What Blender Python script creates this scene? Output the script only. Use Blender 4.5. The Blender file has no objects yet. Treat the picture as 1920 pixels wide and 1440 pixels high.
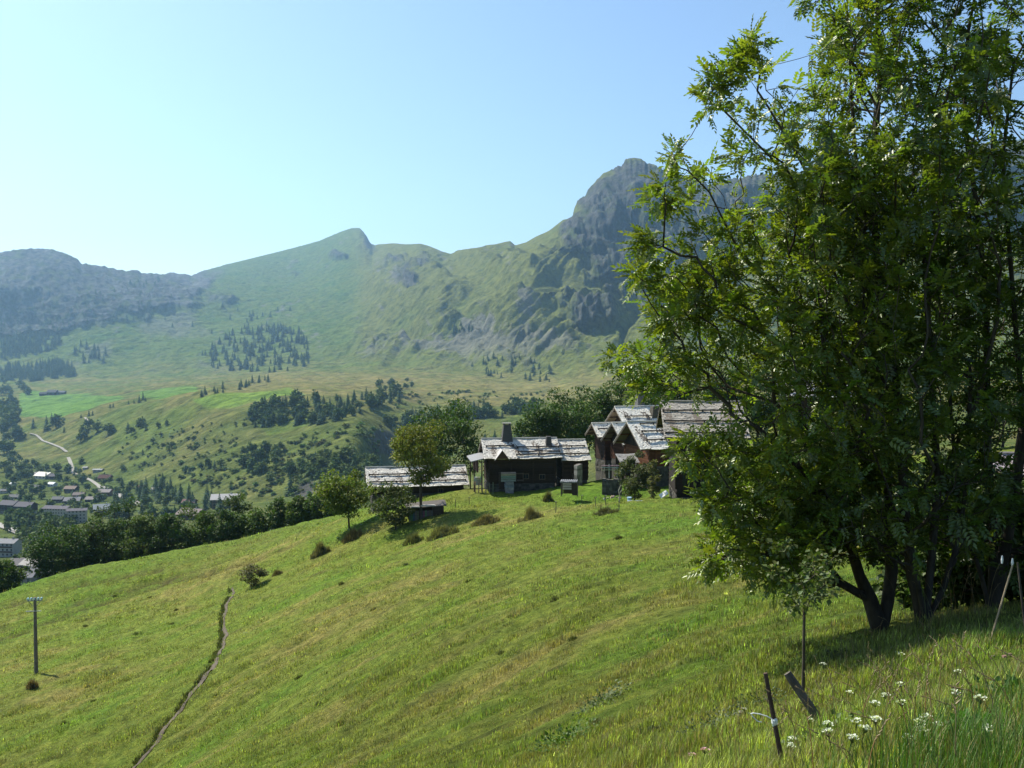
import bpy, math, random
import numpy as np
from mathutils import Vector, Matrix
C = bpy.context.scene.collection
SC = bpy.context.scene
R = math.radians
rnd = random.Random(7)
rng = np.random.default_rng(7)

# ------------------------------------------------------------------ camera, sky, sun, exposure
FPX = 1884.0
PITCH = math.atan(80/FPX)
cam_d = bpy.data.cameras.new('camera'); cam = bpy.data.objects.new('camera', cam_d); C.objects.link(cam)
cam_d.sensor_width = 36.0; cam_d.lens = 36.0*FPX/1920.0
cam_d.clip_start = 0.1; cam_d.clip_end = 30000
cam.rotation_euler = (math.pi/2-PITCH, 0, 0)
SC.camera = cam
SUN_AZ, SUN_EL = R(-48), R(48)      # azimuth measured from +Y towards +X
SDIR = Vector((math.sin(SUN_AZ)*math.cos(SUN_EL), math.cos(SUN_AZ)*math.cos(SUN_EL), math.sin(SUN_EL)))
w = bpy.data.worlds.new('World'); SC.world = w; w.use_nodes = True
nt = w.node_tree; nt.nodes.clear()
wo = nt.nodes.new('ShaderNodeOutputWorld'); bg = nt.nodes.new('ShaderNodeBackground'); sk = nt.nodes.new('ShaderNodeTexSky')
sk.sky_type = 'NISHITA'; sk.sun_disc = False; sk.sun_elevation = SUN_EL; sk.sun_rotation = SUN_AZ
sk.altitude = 1000; sk.air_density = 1.0; sk.dust_density = 1.9; sk.ozone_density = 1.5
bg.inputs['Strength'].default_value = 0.10
tint = nt.nodes.new('ShaderNodeMix'); tint.data_type = 'RGBA'; tint.blend_type = 'MULTIPLY'; tint.inputs[0].default_value = 1; tint.inputs[7].default_value = (.91, 1.01, 1.06, 1)
nt.links.new(sk.outputs[0], tint.inputs[6]); nt.links.new(tint.outputs[2], bg.inputs[0]); nt.links.new(bg.outputs[0], wo.inputs[0])
sun_d = bpy.data.lights.new('sun', 'SUN'); sun_d.energy = 5.0; sun_d.angle = R(0.53); sun_d.color = (1.0, 0.94, 0.82)
sun = bpy.data.objects.new('sun', sun_d); C.objects.link(sun)
sun.rotation_euler = SDIR.to_track_quat('Z', 'Y').to_euler(); sun.location = SDIR*500
SC.view_settings.view_transform = 'Standard'; SC.view_settings.look = 'None'
SC.view_settings.gamma = 1; SC.view_settings.use_curve_mapping = False; SC.view_settings.exposure = 0.72
SC.cycles.use_denoising = True
SC.cycles.volume_bounces = 1; SC.cycles.max_bounces = 6; SC.cycles.diffuse_bounces = 3
SC.cycles.transmission_bounces = 4; SC.cycles.transparent_max_bounces = 6; SC.cycles.caustics_reflective = False; SC.cycles.caustics_refractive = False

def P(px, py, Y):
    """the world point at depth Y behind the pixel (px, py) of the 1920 x 1440 photograph (a surveyor's helper)"""
    a = (px-960)/FPX; b = (720-py)/FPX
    cy, sy = math.cos(PITCH), math.sin(PITCH)
    dy = cy+b*sy; dz = -sy+b*cy
    return Vector((a/dy*Y, Y, dz/dy*Y))
def proj(x, y, z):
    cy, sy = math.cos(PITCH), math.sin(PITCH)
    d = y*cy-z*sy; u = y*sy+z*cy
    return 960+FPX*x/d, 720-FPX*u/d

# ------------------------------------------------------------------ helpers
def tag(o, label=None, cat=None, group=None, kind=None):
    if label: o['label'] = label
    if cat: o['category'] = cat
    if group: o['group'] = group
    if kind: o['kind'] = kind
    return o
def empty(name, loc, rz=0.0, label=None, cat=None, group=None):
    o = bpy.data.objects.new(name, None); C.objects.link(o); o.empty_display_size = .3
    o.location = loc; o.rotation_euler = (0, 0, rz)
    return tag(o, label, cat, group)
def mesh_np(name, V, F, mat=None, col=None, smooth=False):
    V = np.asarray(V, dtype=np.float32); F = np.asarray(F, dtype=np.int32)
    me = bpy.data.meshes.new(name); n, k = F.shape
    me.vertices.add(len(V)); me.vertices.foreach_set('co', V.ravel())
    me.loops.add(n*k); me.loops.foreach_set('vertex_index', F.ravel())
    me.polygons.add(n); me.polygons.foreach_set('loop_start', np.arange(0, n*k, k, dtype=np.int32))
    if smooth: me.polygons.foreach_set('use_smooth', np.ones(n, dtype=bool))
    me.update(calc_edges=True)
    if col is not None:
        a = me.color_attributes.new('Col', 'FLOAT_COLOR', 'POINT')
        c = np.ones((len(V), 4), dtype=np.float32); c[:, :3] = col; a.data.foreach_set('color', c.ravel())
    if mat: me.materials.append(mat)
    return me
def link(name, me, parent=None, loc=None):
    o = bpy.data.objects.new(name, me); C.objects.link(o)
    if parent is not None: o.parent = parent
    if loc is not None: o.location = loc
    return o
class MB:
    """collects faces (tris and quads) for ONE mesh object"""
    def __init__(s): s.v = []; s.f = []; s.c = []; s.cur = (1, 1, 1)
    def add(s, vs, fs, col=None):
        b = len(s.v); s.v += [tuple(q) for q in vs]; s.f += [[i+b for i in f] for f in fs]; s.c += [col or s.cur]*len(vs)
    def box(s, x0, x1, y0, y1, z0, z1, col=None, M=None):
        vs = [Vector((x, y, z)) for z in (z0, z1) for y in (y0, y1) for x in (x0, x1)]
        if M is not None: vs = [M @ q for q in vs]
        s.add(vs, [(0, 2, 3, 1), (4, 5, 7, 6), (0, 1, 5, 4), (2, 6, 7, 3), (0, 4, 6, 2), (1, 3, 7, 5)], col)
    def hexa(s, vs, col=None):
        s.add(vs, [(0, 2, 3, 1), (4, 5, 7, 6), (0, 1, 5, 4), (2, 6, 7, 3), (0, 4, 6, 2), (1, 3, 7, 5)], col)
    def tube(s, pts, rad, n=6, col=None, cap=True):
        pts = [Vector(p) for p in pts]; b = len(s.v)
        for i, p in enumerate(pts):
            t = (pts[min(i+1, len(pts)-1)]-pts[max(i-1, 0)]).normalized()
            a = t.orthogonal().normalized() if i == 0 else (s._a-t*s._a.dot(t)).normalized()
            s._a = a; bb = t.cross(a); r = rad[i] if hasattr(rad, '__len__') else rad
            for k in range(n):
                th = 2*math.pi*k/n; s.v.append(tuple(p+(a*math.cos(th)+bb*math.sin(th))*r)); s.c.append(col or s.cur)
        for i in range(len(pts)-1):
            for k in range(n):
                q = b+i*n; s.f.append([q+k, q+(k+1) % n, q+n+(k+1) % n, q+n+k])
        if cap:
            s.f.append([b+k for k in range(n)][::-1]); s.f.append([b+(len(pts)-1)*n+k for k in range(n)])
    def mesh(s, name, mat, smooth=False):
        me = bpy.data.meshes.new(name); me.from_pydata(s.v, [], s.f); me.update()
        a = me.color_attributes.new('Col', 'FLOAT_COLOR', 'POINT')
        a.data.foreach_set('color', np.array([tuple(c)+(1,) for c in s.c], dtype=np.float32).ravel())
        if smooth: me.polygons.foreach_set('use_smooth', np.ones(len(me.polygons), dtype=bool))
        me.materials.append(mat); return me
    def build(s, name, mat, parent=None, smooth=False, loc=None):
        return link(name, s.mesh(name, mat, smooth), parent, loc)

# ---- noise
_g = rng.normal(size=(256, 256, 2)); _g /= np.linalg.norm(_g, axis=2, keepdims=True)
def pn(x, y, seed=0):
    x = np.asarray(x, float)+seed*17.31; y = np.asarray(y, float)+seed*9.77
    xi = np.floor(x).astype(int); yi = np.floor(y).astype(int); fx = x-xi; fy = y-yi
    def g(a, b):
        v = _g[(a+seed*31) & 255, (b+seed*57) & 255]; return v
    u = fx*fx*fx*(fx*(fx*6-15)+10); v = fy*fy*fy*(fy*(fy*6-15)+10)
    def d(ox, oy):
        q = g(xi+ox, yi+oy); return q[..., 0]*(fx-ox)+q[..., 1]*(fy-oy)
    return (d(0, 0)*(1-u)+d(1, 0)*u)*(1-v)+(d(0, 1)*(1-u)+d(1, 1)*u)*v
def fbm(x, y, oct=4, seed=0, gain=.5, ridged=False):
    s = 0; a = 1; f = 1
    for i in range(oct):
        n = pn(np.asarray(x)*f, np.asarray(y)*f, seed+i)
        s = s+a*((1-2.2*np.abs(n)) if ridged else n*1.5); a *= gain; f *= 2.03
    return s
def sst(a, b, x):
    t = np.clip((x-a)/(b-a), 0, 1); return t*t*(3-2*t)

# ---- materials
def new_mat(name):
    m = bpy.data.materials.new(name); m.use_nodes = True; n = m.node_tree; n.nodes.clear()
    return m, n, n.nodes.new('ShaderNodeOutputMaterial')
def N(nt_, t, **kw):
    n = nt_.nodes.new(t)
    for k, v in kw.items():
        if k.startswith('i_'): n.inputs[k[2:].replace('_', ' ')].default_value = v
        else: setattr(n, k, v)
    return n
def ramp(nt_, fac, stops):
    r = nt_.nodes.new('ShaderNodeValToRGB'); e = r.color_ramp.elements
    while len(e) < len(stops): e.new(.5)
    for i, (p, c) in enumerate(stops): e[i].position = p; e[i].color = (*c, 1)
    nt_.links.new(fac, r.inputs[0]); return r
def mixc(nt_, a, b, fac, mode='MIX'):
    m = nt_.nodes.new('ShaderNodeMix'); m.data_type = 'RGBA'; m.blend_type = mode
    for s, v in ((m.inputs[6], a), (m.inputs[7], b), (m.inputs[0], fac)):
        if hasattr(v, 'links'): nt_.links.new(v, s)
        elif isinstance(v, (int, float)): s.default_value = v
        else: s.default_value = (*v, 1)
    return m.outputs[2]
def surf_mat(name, base=None, rough=.8, scale=6, var=.35, bump=.3, bscale=30, dist=.02, attr=True, stretch=(1, 1, 1), spec=.2):
    """colour attribute (or base colour) x object-space noise, with bump"""
    m, n, out = new_mat(name); b = N(n, 'ShaderNodeBsdfPrincipled'); b.inputs['Roughness'].default_value = rough
    b.inputs['Specular IOR Level'].default_value = spec
    tc = N(n, 'ShaderNodeTexCoord'); mp = N(n, 'ShaderNodeMapping'); mp.inputs['Scale'].default_value = stretch
    n.links.new(tc.outputs['Object'], mp.inputs[0])
    t = N(n, 'ShaderNodeTexNoise', i_Scale=scale, i_Detail=6.0, i_Roughness=.65); n.links.new(mp.outputs[0], t.inputs[0])
    c0 = base
    if attr:
        at = N(n, 'ShaderNodeAttribute'); at.attribute_name = 'Col'
        c0 = at.outputs[0] if base is None else mixc(n, base, at.outputs[0], 1.0, 'MULTIPLY')
    r = ramp(n, t.outputs[0], [(.3, (1-var,)*3), (.7, (1+var*.6,)*3)])
    n.links.new(mixc(n, c0, r.outputs[0], 1.0, 'MULTIPLY'), b.inputs['Base Color'])
    if bump:
        t2 = N(n, 'ShaderNodeTexNoise', i_Scale=bscale, i_Detail=4.0); n.links.new(mp.outputs[0], t2.inputs[0])
        bp = N(n, 'ShaderNodeBump', i_Strength=bump, i_Distance=dist); n.links.new(t2.outputs[0], bp.inputs['Height'])
        n.links.new(bp.outputs[0], b.inputs['Normal'])
    n.links.new(b.outputs[0], out.inputs[0]); return m
def leaf_mat(name, trans=.45, rough=.45, gloss=.1, warm=(1.25, 1.25, .45)):
    m, n, out = new_mat(name)
    at = N(n, 'ShaderNodeAttribute'); at.attribute_name = 'Col'
    d = N(n, 'ShaderNodeBsdfDiffuse'); n.links.new(at.outputs[0], d.inputs[0])
    t = N(n, 'ShaderNodeBsdfTranslucent')
    n.links.new(mixc(n, at.outputs[0], warm, 1.0, 'MULTIPLY'), t.inputs[0])
    mx = N(n, 'ShaderNodeMixShader', i_Fac=trans); n.links.new(d.outputs[0], mx.inputs[1]); n.links.new(t.outputs[0], mx.inputs[2])
    g = N(n, 'ShaderNodeBsdfGlossy'); g.inputs['Roughness'].default_value = rough; g.inputs[0].default_value = (.85, .9, .8, 1)
    m2 = N(n, 'ShaderNodeMixShader', i_Fac=gloss); n.links.new(mx.outputs[0], m2.inputs[1]); n.links.new(g.outputs[0], m2.inputs[2])
    n.links.new(m2.outputs[0], out.inputs[0]); return m

M_LEAF = leaf_mat('ash_leaf', .52, .42, .055, (1.12, 1.3, .40))
M_FOL = leaf_mat('foliage', .34, .6, .03, (1.1, 1.25, .5))
M_FARFOL = leaf_mat('far_foliage', .12, .7, .02)
M_GRASS = leaf_mat('grass_blades', .35, .6, .04, (1.15, 1.15, .6))
M_BARK = surf_mat('bark', rough=.9, scale=9, var=.5, bump=.8, bscale=22, stretch=(1, 1, .3))
M_WOOD = surf_mat('timber', rough=.85, scale=3, var=.45, bump=.5, bscale=9, stretch=(.6, .6, 7), dist=.03)
M_SHINGLE = surf_mat('shingle', rough=.6, scale=5, var=.18, bump=.6, bscale=30)
M_STONE = surf_mat('stone', rough=.9, scale=3, var=.45, bump=.8, bscale=8, dist=.06)
M_PAINT = surf_mat('plain', rough=.6, scale=2, var=.15, bump=.1, bscale=10)
M_METAL = surf_mat('metal', rough=.45, scale=6, var=.25, bump=.1, bscale=30, spec=.5)
M_DIRT = surf_mat('dirt', rough=.95, scale=.9, var=.4, bump=.8, bscale=5, dist=.05)
# ------------------------------------------------------------------ the near hillside
_near = [  # px, py, Y
 (1330,950,85),(1330,1050,45),(1330,1150,30),(1330,1250,20),(1330,1350,13),(1330,1440,8),
 (960,1440,17),(960,1300,27),(960,1150,45),(960,1050,68),(960,965,100),(960,930,116),
 (600,1440,33),(600,1300,45),(600,1150,72),(600,1050,105),
 (300,1440,55),(300,1250,80),(300,1120,115),
 (0,1440,62),(0,1300,82),(68,1265,88),(0,1190,112),(-400,1500,70),(-400,1300,110),
 (0,1115,150),(100,1090,150),(200,1068,150),(280,1056,150),(400,1034,150),(480,1012,148),(560,985,143),(620,969,136),(680,955,130),(-400,1230,150),
 (720,975,112),(830,945,114),(870,925,118),(1090,915,112),(1140,900,120),(1180,935,104),(1240,938,92),
 (1400,935,90),(1600,930,90),(1800,900,90),(1700,1010,40),(1920,1000,38),(2300,960,40),
 (1650,1185,14.5),(1760,1170,14.5),(1900,1140,16),(1500,1290,13),(1560,1440,4.9),(1700,1300,7.5),(1750,1440,3.9),(1900,1300,6),(1920,1440,3.2),(1440,1440,6.0),(2200,1150,15),(2400,1300,5)]
_ctl = [tuple(P(*q)) for q in _near]
_ctl += [(0, 0, -1.6), (3, -1, -1.3), (3, -8, -1.2), (-3, -3, -2.9), (-12, -8, -8), (-10, 4, -7), (-25, 15, -16), (-60, 30, -33), (-80, -20, -38), (12, 3, -1.2), (40, 5, 1.5), (60, 40, 0), (25, -20, 1), (-45,60,-32),(-110,80,-50),(-110,130,-58)]
# beyond the brow the ground falls to the valley
for px in (-500, -200, 0, 200, 400, 560, 680):
    for Y, f in ((175, .312), (205, .43), (260, .47)):
        x = (px-960)/FPX*Y; _ctl.append((x, Y, -Y*f+(18 if Y > 250 else 0)+(max(px, 0)-0)/680*(Y*.02)))
for px in (830, 960, 1100, 1300, 1600, 2000, 2500):
    for Y, z in ((132, -19.6), (150, -23.5), (165, -29), (200, -52), (260, -98)):
        _ctl.append(((px-960)/FPX*Y, Y, z+max(0, px-1000)*.006))
_ctl = np.array(_ctl)
def _tps(ctl, lam=.4):
    X = ctl[:, :2]/100; n = len(X)
    d = np.linalg.norm(X[:, None]-X[None], axis=2)+1e-9; K = d*d*np.log(d); K += np.eye(n)*lam*1e-3
    Pm = np.c_[np.ones(n), X]; A = np.zeros((n+3, n+3)); A[:n, :n] = K; A[:n, n:] = Pm; A[n:, :n] = Pm.T
    s = np.linalg.solve(A, np.r_[ctl[:, 2], 0, 0, 0]); return X, s[:n], s[n:]
_TX, _TW, _TA = _tps(_ctl)
def zbase(x, y):
    x = np.asarray(x, float)/100; y = np.asarray(y, float)/100
    s = _TA[0]+_TA[1]*x+_TA[2]*y
    for (cx, cy), w_ in zip(_TX, _TW):
        d2 = (x-cx)**2+(y-cy)**2+1e-12; s = s+w_*.5*d2*np.log(d2)
    return s
def zn(x, y):
    x = np.asarray(x, float); y = np.asarray(y, float); r = np.hypot(x, y)
    z = zbase(x, y)
    k = sst(2, 30, r)
    z = z+k*.30*fbm(x/14, y/14, 2, 3)
    # small steps trodden along the slope, stretched across it
    u = x*.90+y*.44; v = -x*.44+y*.90
    z = z+(.35+.65*k)*(.17*fbm(u/6, v/1.5, 3, 5)+.09*fbm(u/1.6, v/.8, 2, 9))
    return z
def ray_near(px, py, y0=2.5, y1=175):
    """where the lines of sight through pixels px, py meet the hillside (arrays); nan where they miss it"""
    px = np.atleast_1d(np.asarray(px, float)); py = np.atleast_1d(np.asarray(py, float))
    cy, sy = math.cos(PITCH), math.sin(PITCH); b = (720-py)/FPX; dy = cy+b*sy; sx = (px-960)/FPX/dy; sz = (-sy+b*cy)/dy
    Ys = np.geomspace(y0, y1, 260); lo = np.full(px.shape, np.nan); hi = lo.copy(); prev = None
    for Y in Ys:
        g = sz*Y-zbase(sx*Y, np.full(px.shape, Y))
        if prev is not None:
            c = np.isnan(hi) & (g < 0) & (prev >= 0); lo[c] = pY; hi[c] = Y
        prev = g; pY = Y
    for _ in range(12):
        m = (lo+hi)/2; g = sz*m-zn(sx*m, m); lo = np.where(g >= 0, m, lo); hi = np.where(g < 0, m, hi)
    Y = (lo+hi)/2; return sx*Y, Y, zn(sx*Y, Y)
def G(px, py):
    x, y, z = ray_near(px, py); return Vector((float(x[0]), float(y[0]), float(z[0])))
def GY(px, Y):
    x = (px-960)/FPX*Y; return Vector((x, Y, float(zn(x, Y))))

GREEN = np.array((.145, .205, .030)); LUSH = np.array((.105, .200, .024)); STRAW = np.array((.250, .225, .070)); BROWN = np.array((.12, .10, .045)); OLIVE = np.array((.180, .195, .044))
def meadow_col(x, y):
    x = np.asarray(x, float); y = np.asarray(y, float)
    u = x*.90+y*.44; v = -x*.44+y*.90
    a = fbm(u/22, v/9, 4, 21); b = fbm(u/4, v/1.8, 3, 25); c = fbm(x/2.2, y/2.2, 3, 29)
    t = np.clip(.42+.55*a+.35*b, 0, 1)[:, None]
    col = GREEN*(1-t)+OLIVE*t
    s = np.clip(-.30+.9*a+.75*b+.3*c, 0, .8)[:, None]
    col = col*(1-s)+STRAW*s
    l = np.clip(-.15-.8*a+.5*c, 0, .7)[:, None]; col = col*(1-l)+LUSH*l
    # mown strip at the top left and by the hamlet is fresher
    px_, py_ = proj(x, np.maximum(y, 1), zbase(x, y))
    m = (sst(118, 132, y)*sst(-16, -24, x)*.55)[:, None]; col = col*(1-m)+np.array((.095, .165, .02))*m
    m = (np.exp(-((x-9)/7)**2-((y-108)/10)**2)*.8)[:, None]; col = col*(1-m)+np.array((.09, .19, .018))*m
    dk = np.clip(-.9-1.9*fbm(u/3.2, v/1.1, 3, 37), 0, .55)[:, None]; col = col*(1-dk)+np.array((.075, .085, .026))*dk
    return col*(1+.25*np.clip(fbm(x/.8, y/.8, 2, 33), -1, 1))[:, None]

az = np.unique(np.concatenate([np.arange(-180, -36, 3.0), np.arange(-36, -30, .5), np.arange(-30, 30.01, .075), np.arange(30, 36, .5), np.arange(36, 180.1, 3.0)]))
rr = np.concatenate([[0.02, .5], np.geomspace(1.0, 275, 560)])
A_, R_ = np.meshgrid(np.radians(az), rr, indexing='ij')
X_ = np.sin(A_)*R_; Y_ = np.cos(A_)*R_
Z_ = zn(X_.ravel(), Y_.ravel()).reshape(X_.shape)
_tr = [[(0,1182),(150,1131),(300,1087),(430,1050)], [(0,1200),(120,1155),(250,1112),(330,1090)], [(0,1140),(150,1098),(300,1068)], [(280,1090),(480,1048),(580,1010)]]
mc = meadow_col(X_.ravel(), Y_.ravel())
XX, YY = X_.ravel(), Y_.ravel(); ZZ = Z_.ravel()
TRK = []
for t in _tr:
    pts = [G(*q) for q in t]; TRK.append(pts)
    for a, b in zip(pts[:-1], pts[1:]):
        ax, ay, bx, by = a.x, a.y, b.x, b.y; L2 = (bx-ax)**2+(by-ay)**2
        s = np.clip(((XX-ax)*(bx-ax)+(YY-ay)*(by-ay))/L2, 0, 1); d = np.hypot(XX-ax-s*(bx-ax), YY-ay-s*(by-ay))
        k = np.exp(-(d/.6)**2); ZZ = ZZ-.40*k; mc = mc*(1-.8*k[:, None])+BROWN*.75*.8*k[:, None]
na, nr = A_.shape
ii = np.arange(na*nr).reshape(na, nr)
F_ = np.stack([ii[:-1, :-1], ii[:-1, 1:], ii[1:, 1:], ii[1:, :-1]], -1).reshape(-1, 4)
def ground_mat():
    m, n, out = new_mat('meadow_ground'); b = N(n, 'ShaderNodeBsdfPrincipled', i_Roughness=.95); b.inputs['Specular IOR Level'].default_value = .05
    at = N(n, 'ShaderNodeAttribute'); at.attribute_name = 'Col'
    geo = N(n, 'ShaderNodeNewGeometry')
    t1 = N(n, 'ShaderNodeTexNoise', i_Scale=2.2, i_Detail=8.0, i_Roughness=.75); n.links.new(geo.outputs[0], t1.inputs[0])
    r1 = ramp(n, t1.outputs[0], [(.32, (.40, .45, .4)), (.5, (1, 1, 1)), (.68, (1.7, 1.5, 1.4))])
    c = mixc(n, at.outputs[0], r1.outputs[0], 1.0, 'MULTIPLY')
    n.links.new(c, b.inputs['Base Color'])
    t2 = N(n, 'ShaderNodeTexNoise', i_Scale=3.5, i_Detail=7.0, i_Roughness=.8); n.links.new(geo.outputs[0], t2.inputs[0])
    bp = N(n, 'ShaderNodeBump', i_Strength=1.0, i_Distance=.35); n.links.new(t2.outputs[0], bp.inputs['Height']); n.links.new(bp.outputs[0], b.inputs['Normal'])
    n.links.new(b.outputs[0], out.inputs[0]); return m
M_GROUND = ground_mat()
tag(link('meadow', mesh_np('meadow', np.stack([XX, YY, ZZ], -1), F_, M_GROUND, mc, True)), 'steep grassy meadow falling to the left below the hamlet', kind='structure')

# ------------------------------------------------------------------ the valley and the mountains
ST = np.array([-600, 0, 200, 400, 550, 680, 720, 800, 1000, 1200, 1500, 1920, 2600], float)
ROWS = [
 ('z', [-100,-100,-96,-92,-88,-85,-85,-82,-75,-70,-60,-50,-40], [205]*13),
 ('z', [-112,-112,-108,-106,-104,-104,-104,-100,-92,-86,-78,-70,-60], [340]*13),
 ('p', [1120,1105,1050,1000,975,965,965,950,900,860,840,840,840], [480,480,540,640,700,700,700,680,650,600,550,500,450]),
 ('p', [960,960,942,948,940,900,925,900,870,840,820,820,820], [950,950,980,900,850,850,900,850,850,800,750,700,650]),
 ('p', [875,872,900,925,912,850,885,850,835,800,780,780,780], [1500,1450,1250,1000,930,950,1180,1200,1000,950,900,850,800]),
 ('p', [830,825,835,840,830,800,815,800,805,760,750,750,750], [1900,1800,1450,1200,1120,1080,1250,1300,1150,1150,1100,1000,950]),
 ('p', [792,788,767,742,745,758,758,768,772,735,725,725,720], [2200,2050,1750,1500,1400,1350,1450,1500,1350,1450,1400,1300,1200]),
 ('p', [750,745,740,722,715,725,727,730,745,720,700,700,700], [2700,2600,2400,2100,2000,1900,1900,1900,1800,1800,1800,1700,1600]),
 ('p', [705,708,708,702,690,690,690,695,715,690,670,660,660], [3500,3500,3400,3200,3000,2900,2900,2800,2400,2300,2300,2200,2100]),
 ('p', [650,650,655,655,640,640,640,645,650,612,600,600,590], [4000,3900,3800,3700,3700,3500,3500,3200,2800,2650,2600,2500,2400]),
 ('p', [600,600,610,600,590,585,580,580,560,540,520,510,500], [4250,4120,4100,4400,4500,4200,4100,3500,2950,3050,2950,2800,2700]),
 ('p', [530,530,560,548,530,520,515,515,500,430,420,400,400], [4420,4300,4350,4900,5500,5000,4700,4100,3250,3450,3200,3100,3000]),
]
RP = np.array([(-600,420),(-300,450),(-120,490),(0,474),(40,468),(75,466),(105,469),(130,477),(150,487),(155,494),(175,497),(200,500),(222,505),(240,508),(262,507),(268,512),(290,513),(310,514),(322,511),(345,514),(362,517),(380,509),(430,495),(500,478),(560,463),(600,452),(640,435),(662,428),(676,428),(684,436),(692,449),(700,461),(712,458),(740,456),(760,458),(790,457),(808,462),(830,472),(845,476),(880,467),(920,460),(950,453),(957,452),(966,460),(985,455),(1000,446),(1030,432),(1045,420),(1055,412),(1072,408),(1076,390),(1082,378),(1096,368),(1104,352),(1120,336),(1130,325),(1150,318),(1165,309),(1172,301),(1186,296),(1200,298),(1210,308),(1222,307),(1240,316),(1260,324),(1290,338),(1320,346),(1400,330),(1500,322),(1620,318),(1700,300),(1770,284),(1850,270),(1920,262),(2100,250),(2600,270)], float)
RYs = np.array([5000,4900,4850,6300,6800,6600,5900,5000,4000,3800,3600,3500,3400], float)
cols = np.concatenate([np.arange(-600, -60, 15), np.arange(-60, 1500, 2.2), np.arange(1500, 2600, 14)])
def gsm(a, sig):
    k = int(sig*3)+1; w_ = np.exp(-.5*(np.arange(-k, k+1)/sig)**2); w_ /= w_.sum(); return np.convolve(np.pad(a, k, mode='edge'), w_, 'valid')
dense = np.arange(-600, 2601, 2.0)
def spread_row(v, sig=12): return np.interp(cols, dense, gsm(np.interp(dense, ST, v), sig))
cyp, syp = math.cos(PITCH), math.sin(PITCH)
def zof(py, Y): b = (720-py)/FPX; return (-syp+b*cyp)/(cyp+b*syp)*Y
RY, RZ = [], []
for mode, v, Yv in ROWS:
    yy = spread_row(Yv); RY.append(yy); RZ.append(spread_row(v) if mode == 'z' else zof(spread_row(v), yy))
ry = spread_row(RYs, 16); rp = np.interp(cols, RP[:, 0], RP[:, 1])
RY.append(ry); RZ.append(zof(rp, ry)); RY.append(ry+250); RZ.append(RZ[-1]-90); RY.append(ry+900); RZ.append(RZ[-1]-300)
RY = np.array(RY); RZ = np.array(RZ); nR = len(RY); SUB = 40
def catmull(T, s):
    i = np.minimum(np.floor(s).astype(int), nR-2); t = (s-i)[:, None]
    p0 = T[np.maximum(i-1, 0)]; p1 = T[i]; p2 = T[i+1]; p3 = T[np.minimum(i+2, nR-1)]
    m1 = (p2-p0)*.5; m2 = (p3-p1)*.5; k = .7
    return (2*t**3-3*t**2+1)*p1+(t**3-2*t**2+t)*m1*k+(-2*t**3+3*t**2)*p2+(t**3-t**2)*m2*k
sv = np.concatenate([np.linspace(0, 2, 12)[:-1], np.linspace(2, 12, 10*SUB+1), np.linspace(12, nR-1, 30)[1:]])
YF = catmull(RY, sv).T; ZF = catmull(RZ, sv).T           # columns x rows
XF = ((cols-960)/FPX)[:, None]*YF
PXF = np.repeat(cols[:, None], len(sv), 1); PYF = proj(XF, YF, ZF)[1]; SF = np.repeat(sv[None], len(cols), 0)
mount = sst(7.7, 9.2, SF); ridge = 1-sst(11.2, 12, SF)
# relief: broad bumps, diagonal ribs and gullies on the open slopes, crags where the rock stands
def ell(cx, cy, rx, ry_, px=None, py=None):
    px = PXF if px is None else px; py = PYF if py is None else py
    return np.exp(-(((px-cx)/rx)**2+((py-cy)/ry_)**2))
nzr = fbm(PXF/60, PYF/38, 4, 41)
rock = sst(.35, .8, 1.25*ell(1190, 390, 105, 105)+1.1*ell(1110, 450, 52, 52)+.95*ell(1215, 500, 80, 90)+.75*ell(1100, 600, 60, 30)+.9*ell(695, 450, 16, 18)*1.3
      +.8*ell(770, 515, 45, 40)+1.1*(1-sst(330, 470, PXF+.6*(PYF-500)))*sst(650, 600, PYF+.14*PXF)+.5*ell(420, 560, 60, 25)+.6*ell(640, 480, 60, 10)+.5*ell(560, 512, 45, 10)+.7*(PXF > 1230)*sst(500, 380, PYF)+.45*nzr) * mount
rib_dir = np.where(PXF < 700, .9, 1.15)
rc = PXF*1.0+PYF*rib_dir
ribs = fbm(rc/34, PYF/190, 3, 51, .55, True)*sst(560, 720, PXF)
DZ = np.zeros_like(ZF); na0 = fbm(PXF/110, PYF/60, 3, 137)
amp_lo = sst(4.2, 6, SF)*(1-mount)
DZ += (sst(3.0, 4.5, SF)*(1-mount))*(5*fbm(XF/190, YF/150, 4, 61)) + amp_lo*3*fbm(XF/60, YF/80, 3, 65)
DZ += sst(3.4, 4.2, SF)*(1-sst(5.6, 6.6, SF))*(2.5*fbm((XF*.5+YF*.6)/45, (XF-.3*YF)/200, 3, 68, .5, True))*sst(120, 350, PXF)
DZ += mount*ridge*(22*fbm(XF/420, YF/380, 4, 71)*(.4+.6*rock) + (15+14*sst(640, 720, PXF)*sst(1180, 1080, PXF))*ribs*(1-rock*.7)*sst(-.7, .3, na0) - 6)
DZ += mount*(.15+.85*ridge)*rock*(.35+.65*sst(350, 650, PXF))*(28*fbm(XF/210, (YF+ZF*1.4)/260, 6, 77, .56, True)-18)
DZ += mount*(5*fbm(XF/42, (YF+ZF)/50, 3, 81))*(.25+.75*ridge)
DZ += mount*ridge*6*fbm(rc/13+2*na0, PYF/60, 3, 131, .55, True)*(1-rock*.5)*sst(600, 900, PXF+90*na0)*sst(-.3, .5, na0)
DZ += sst(11.4, 12, SF)*rock*(.4+.6*sst(350, 650, PXF))*11*fbm(PXF/8, PYF/400, 4, 83, .6)
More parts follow.
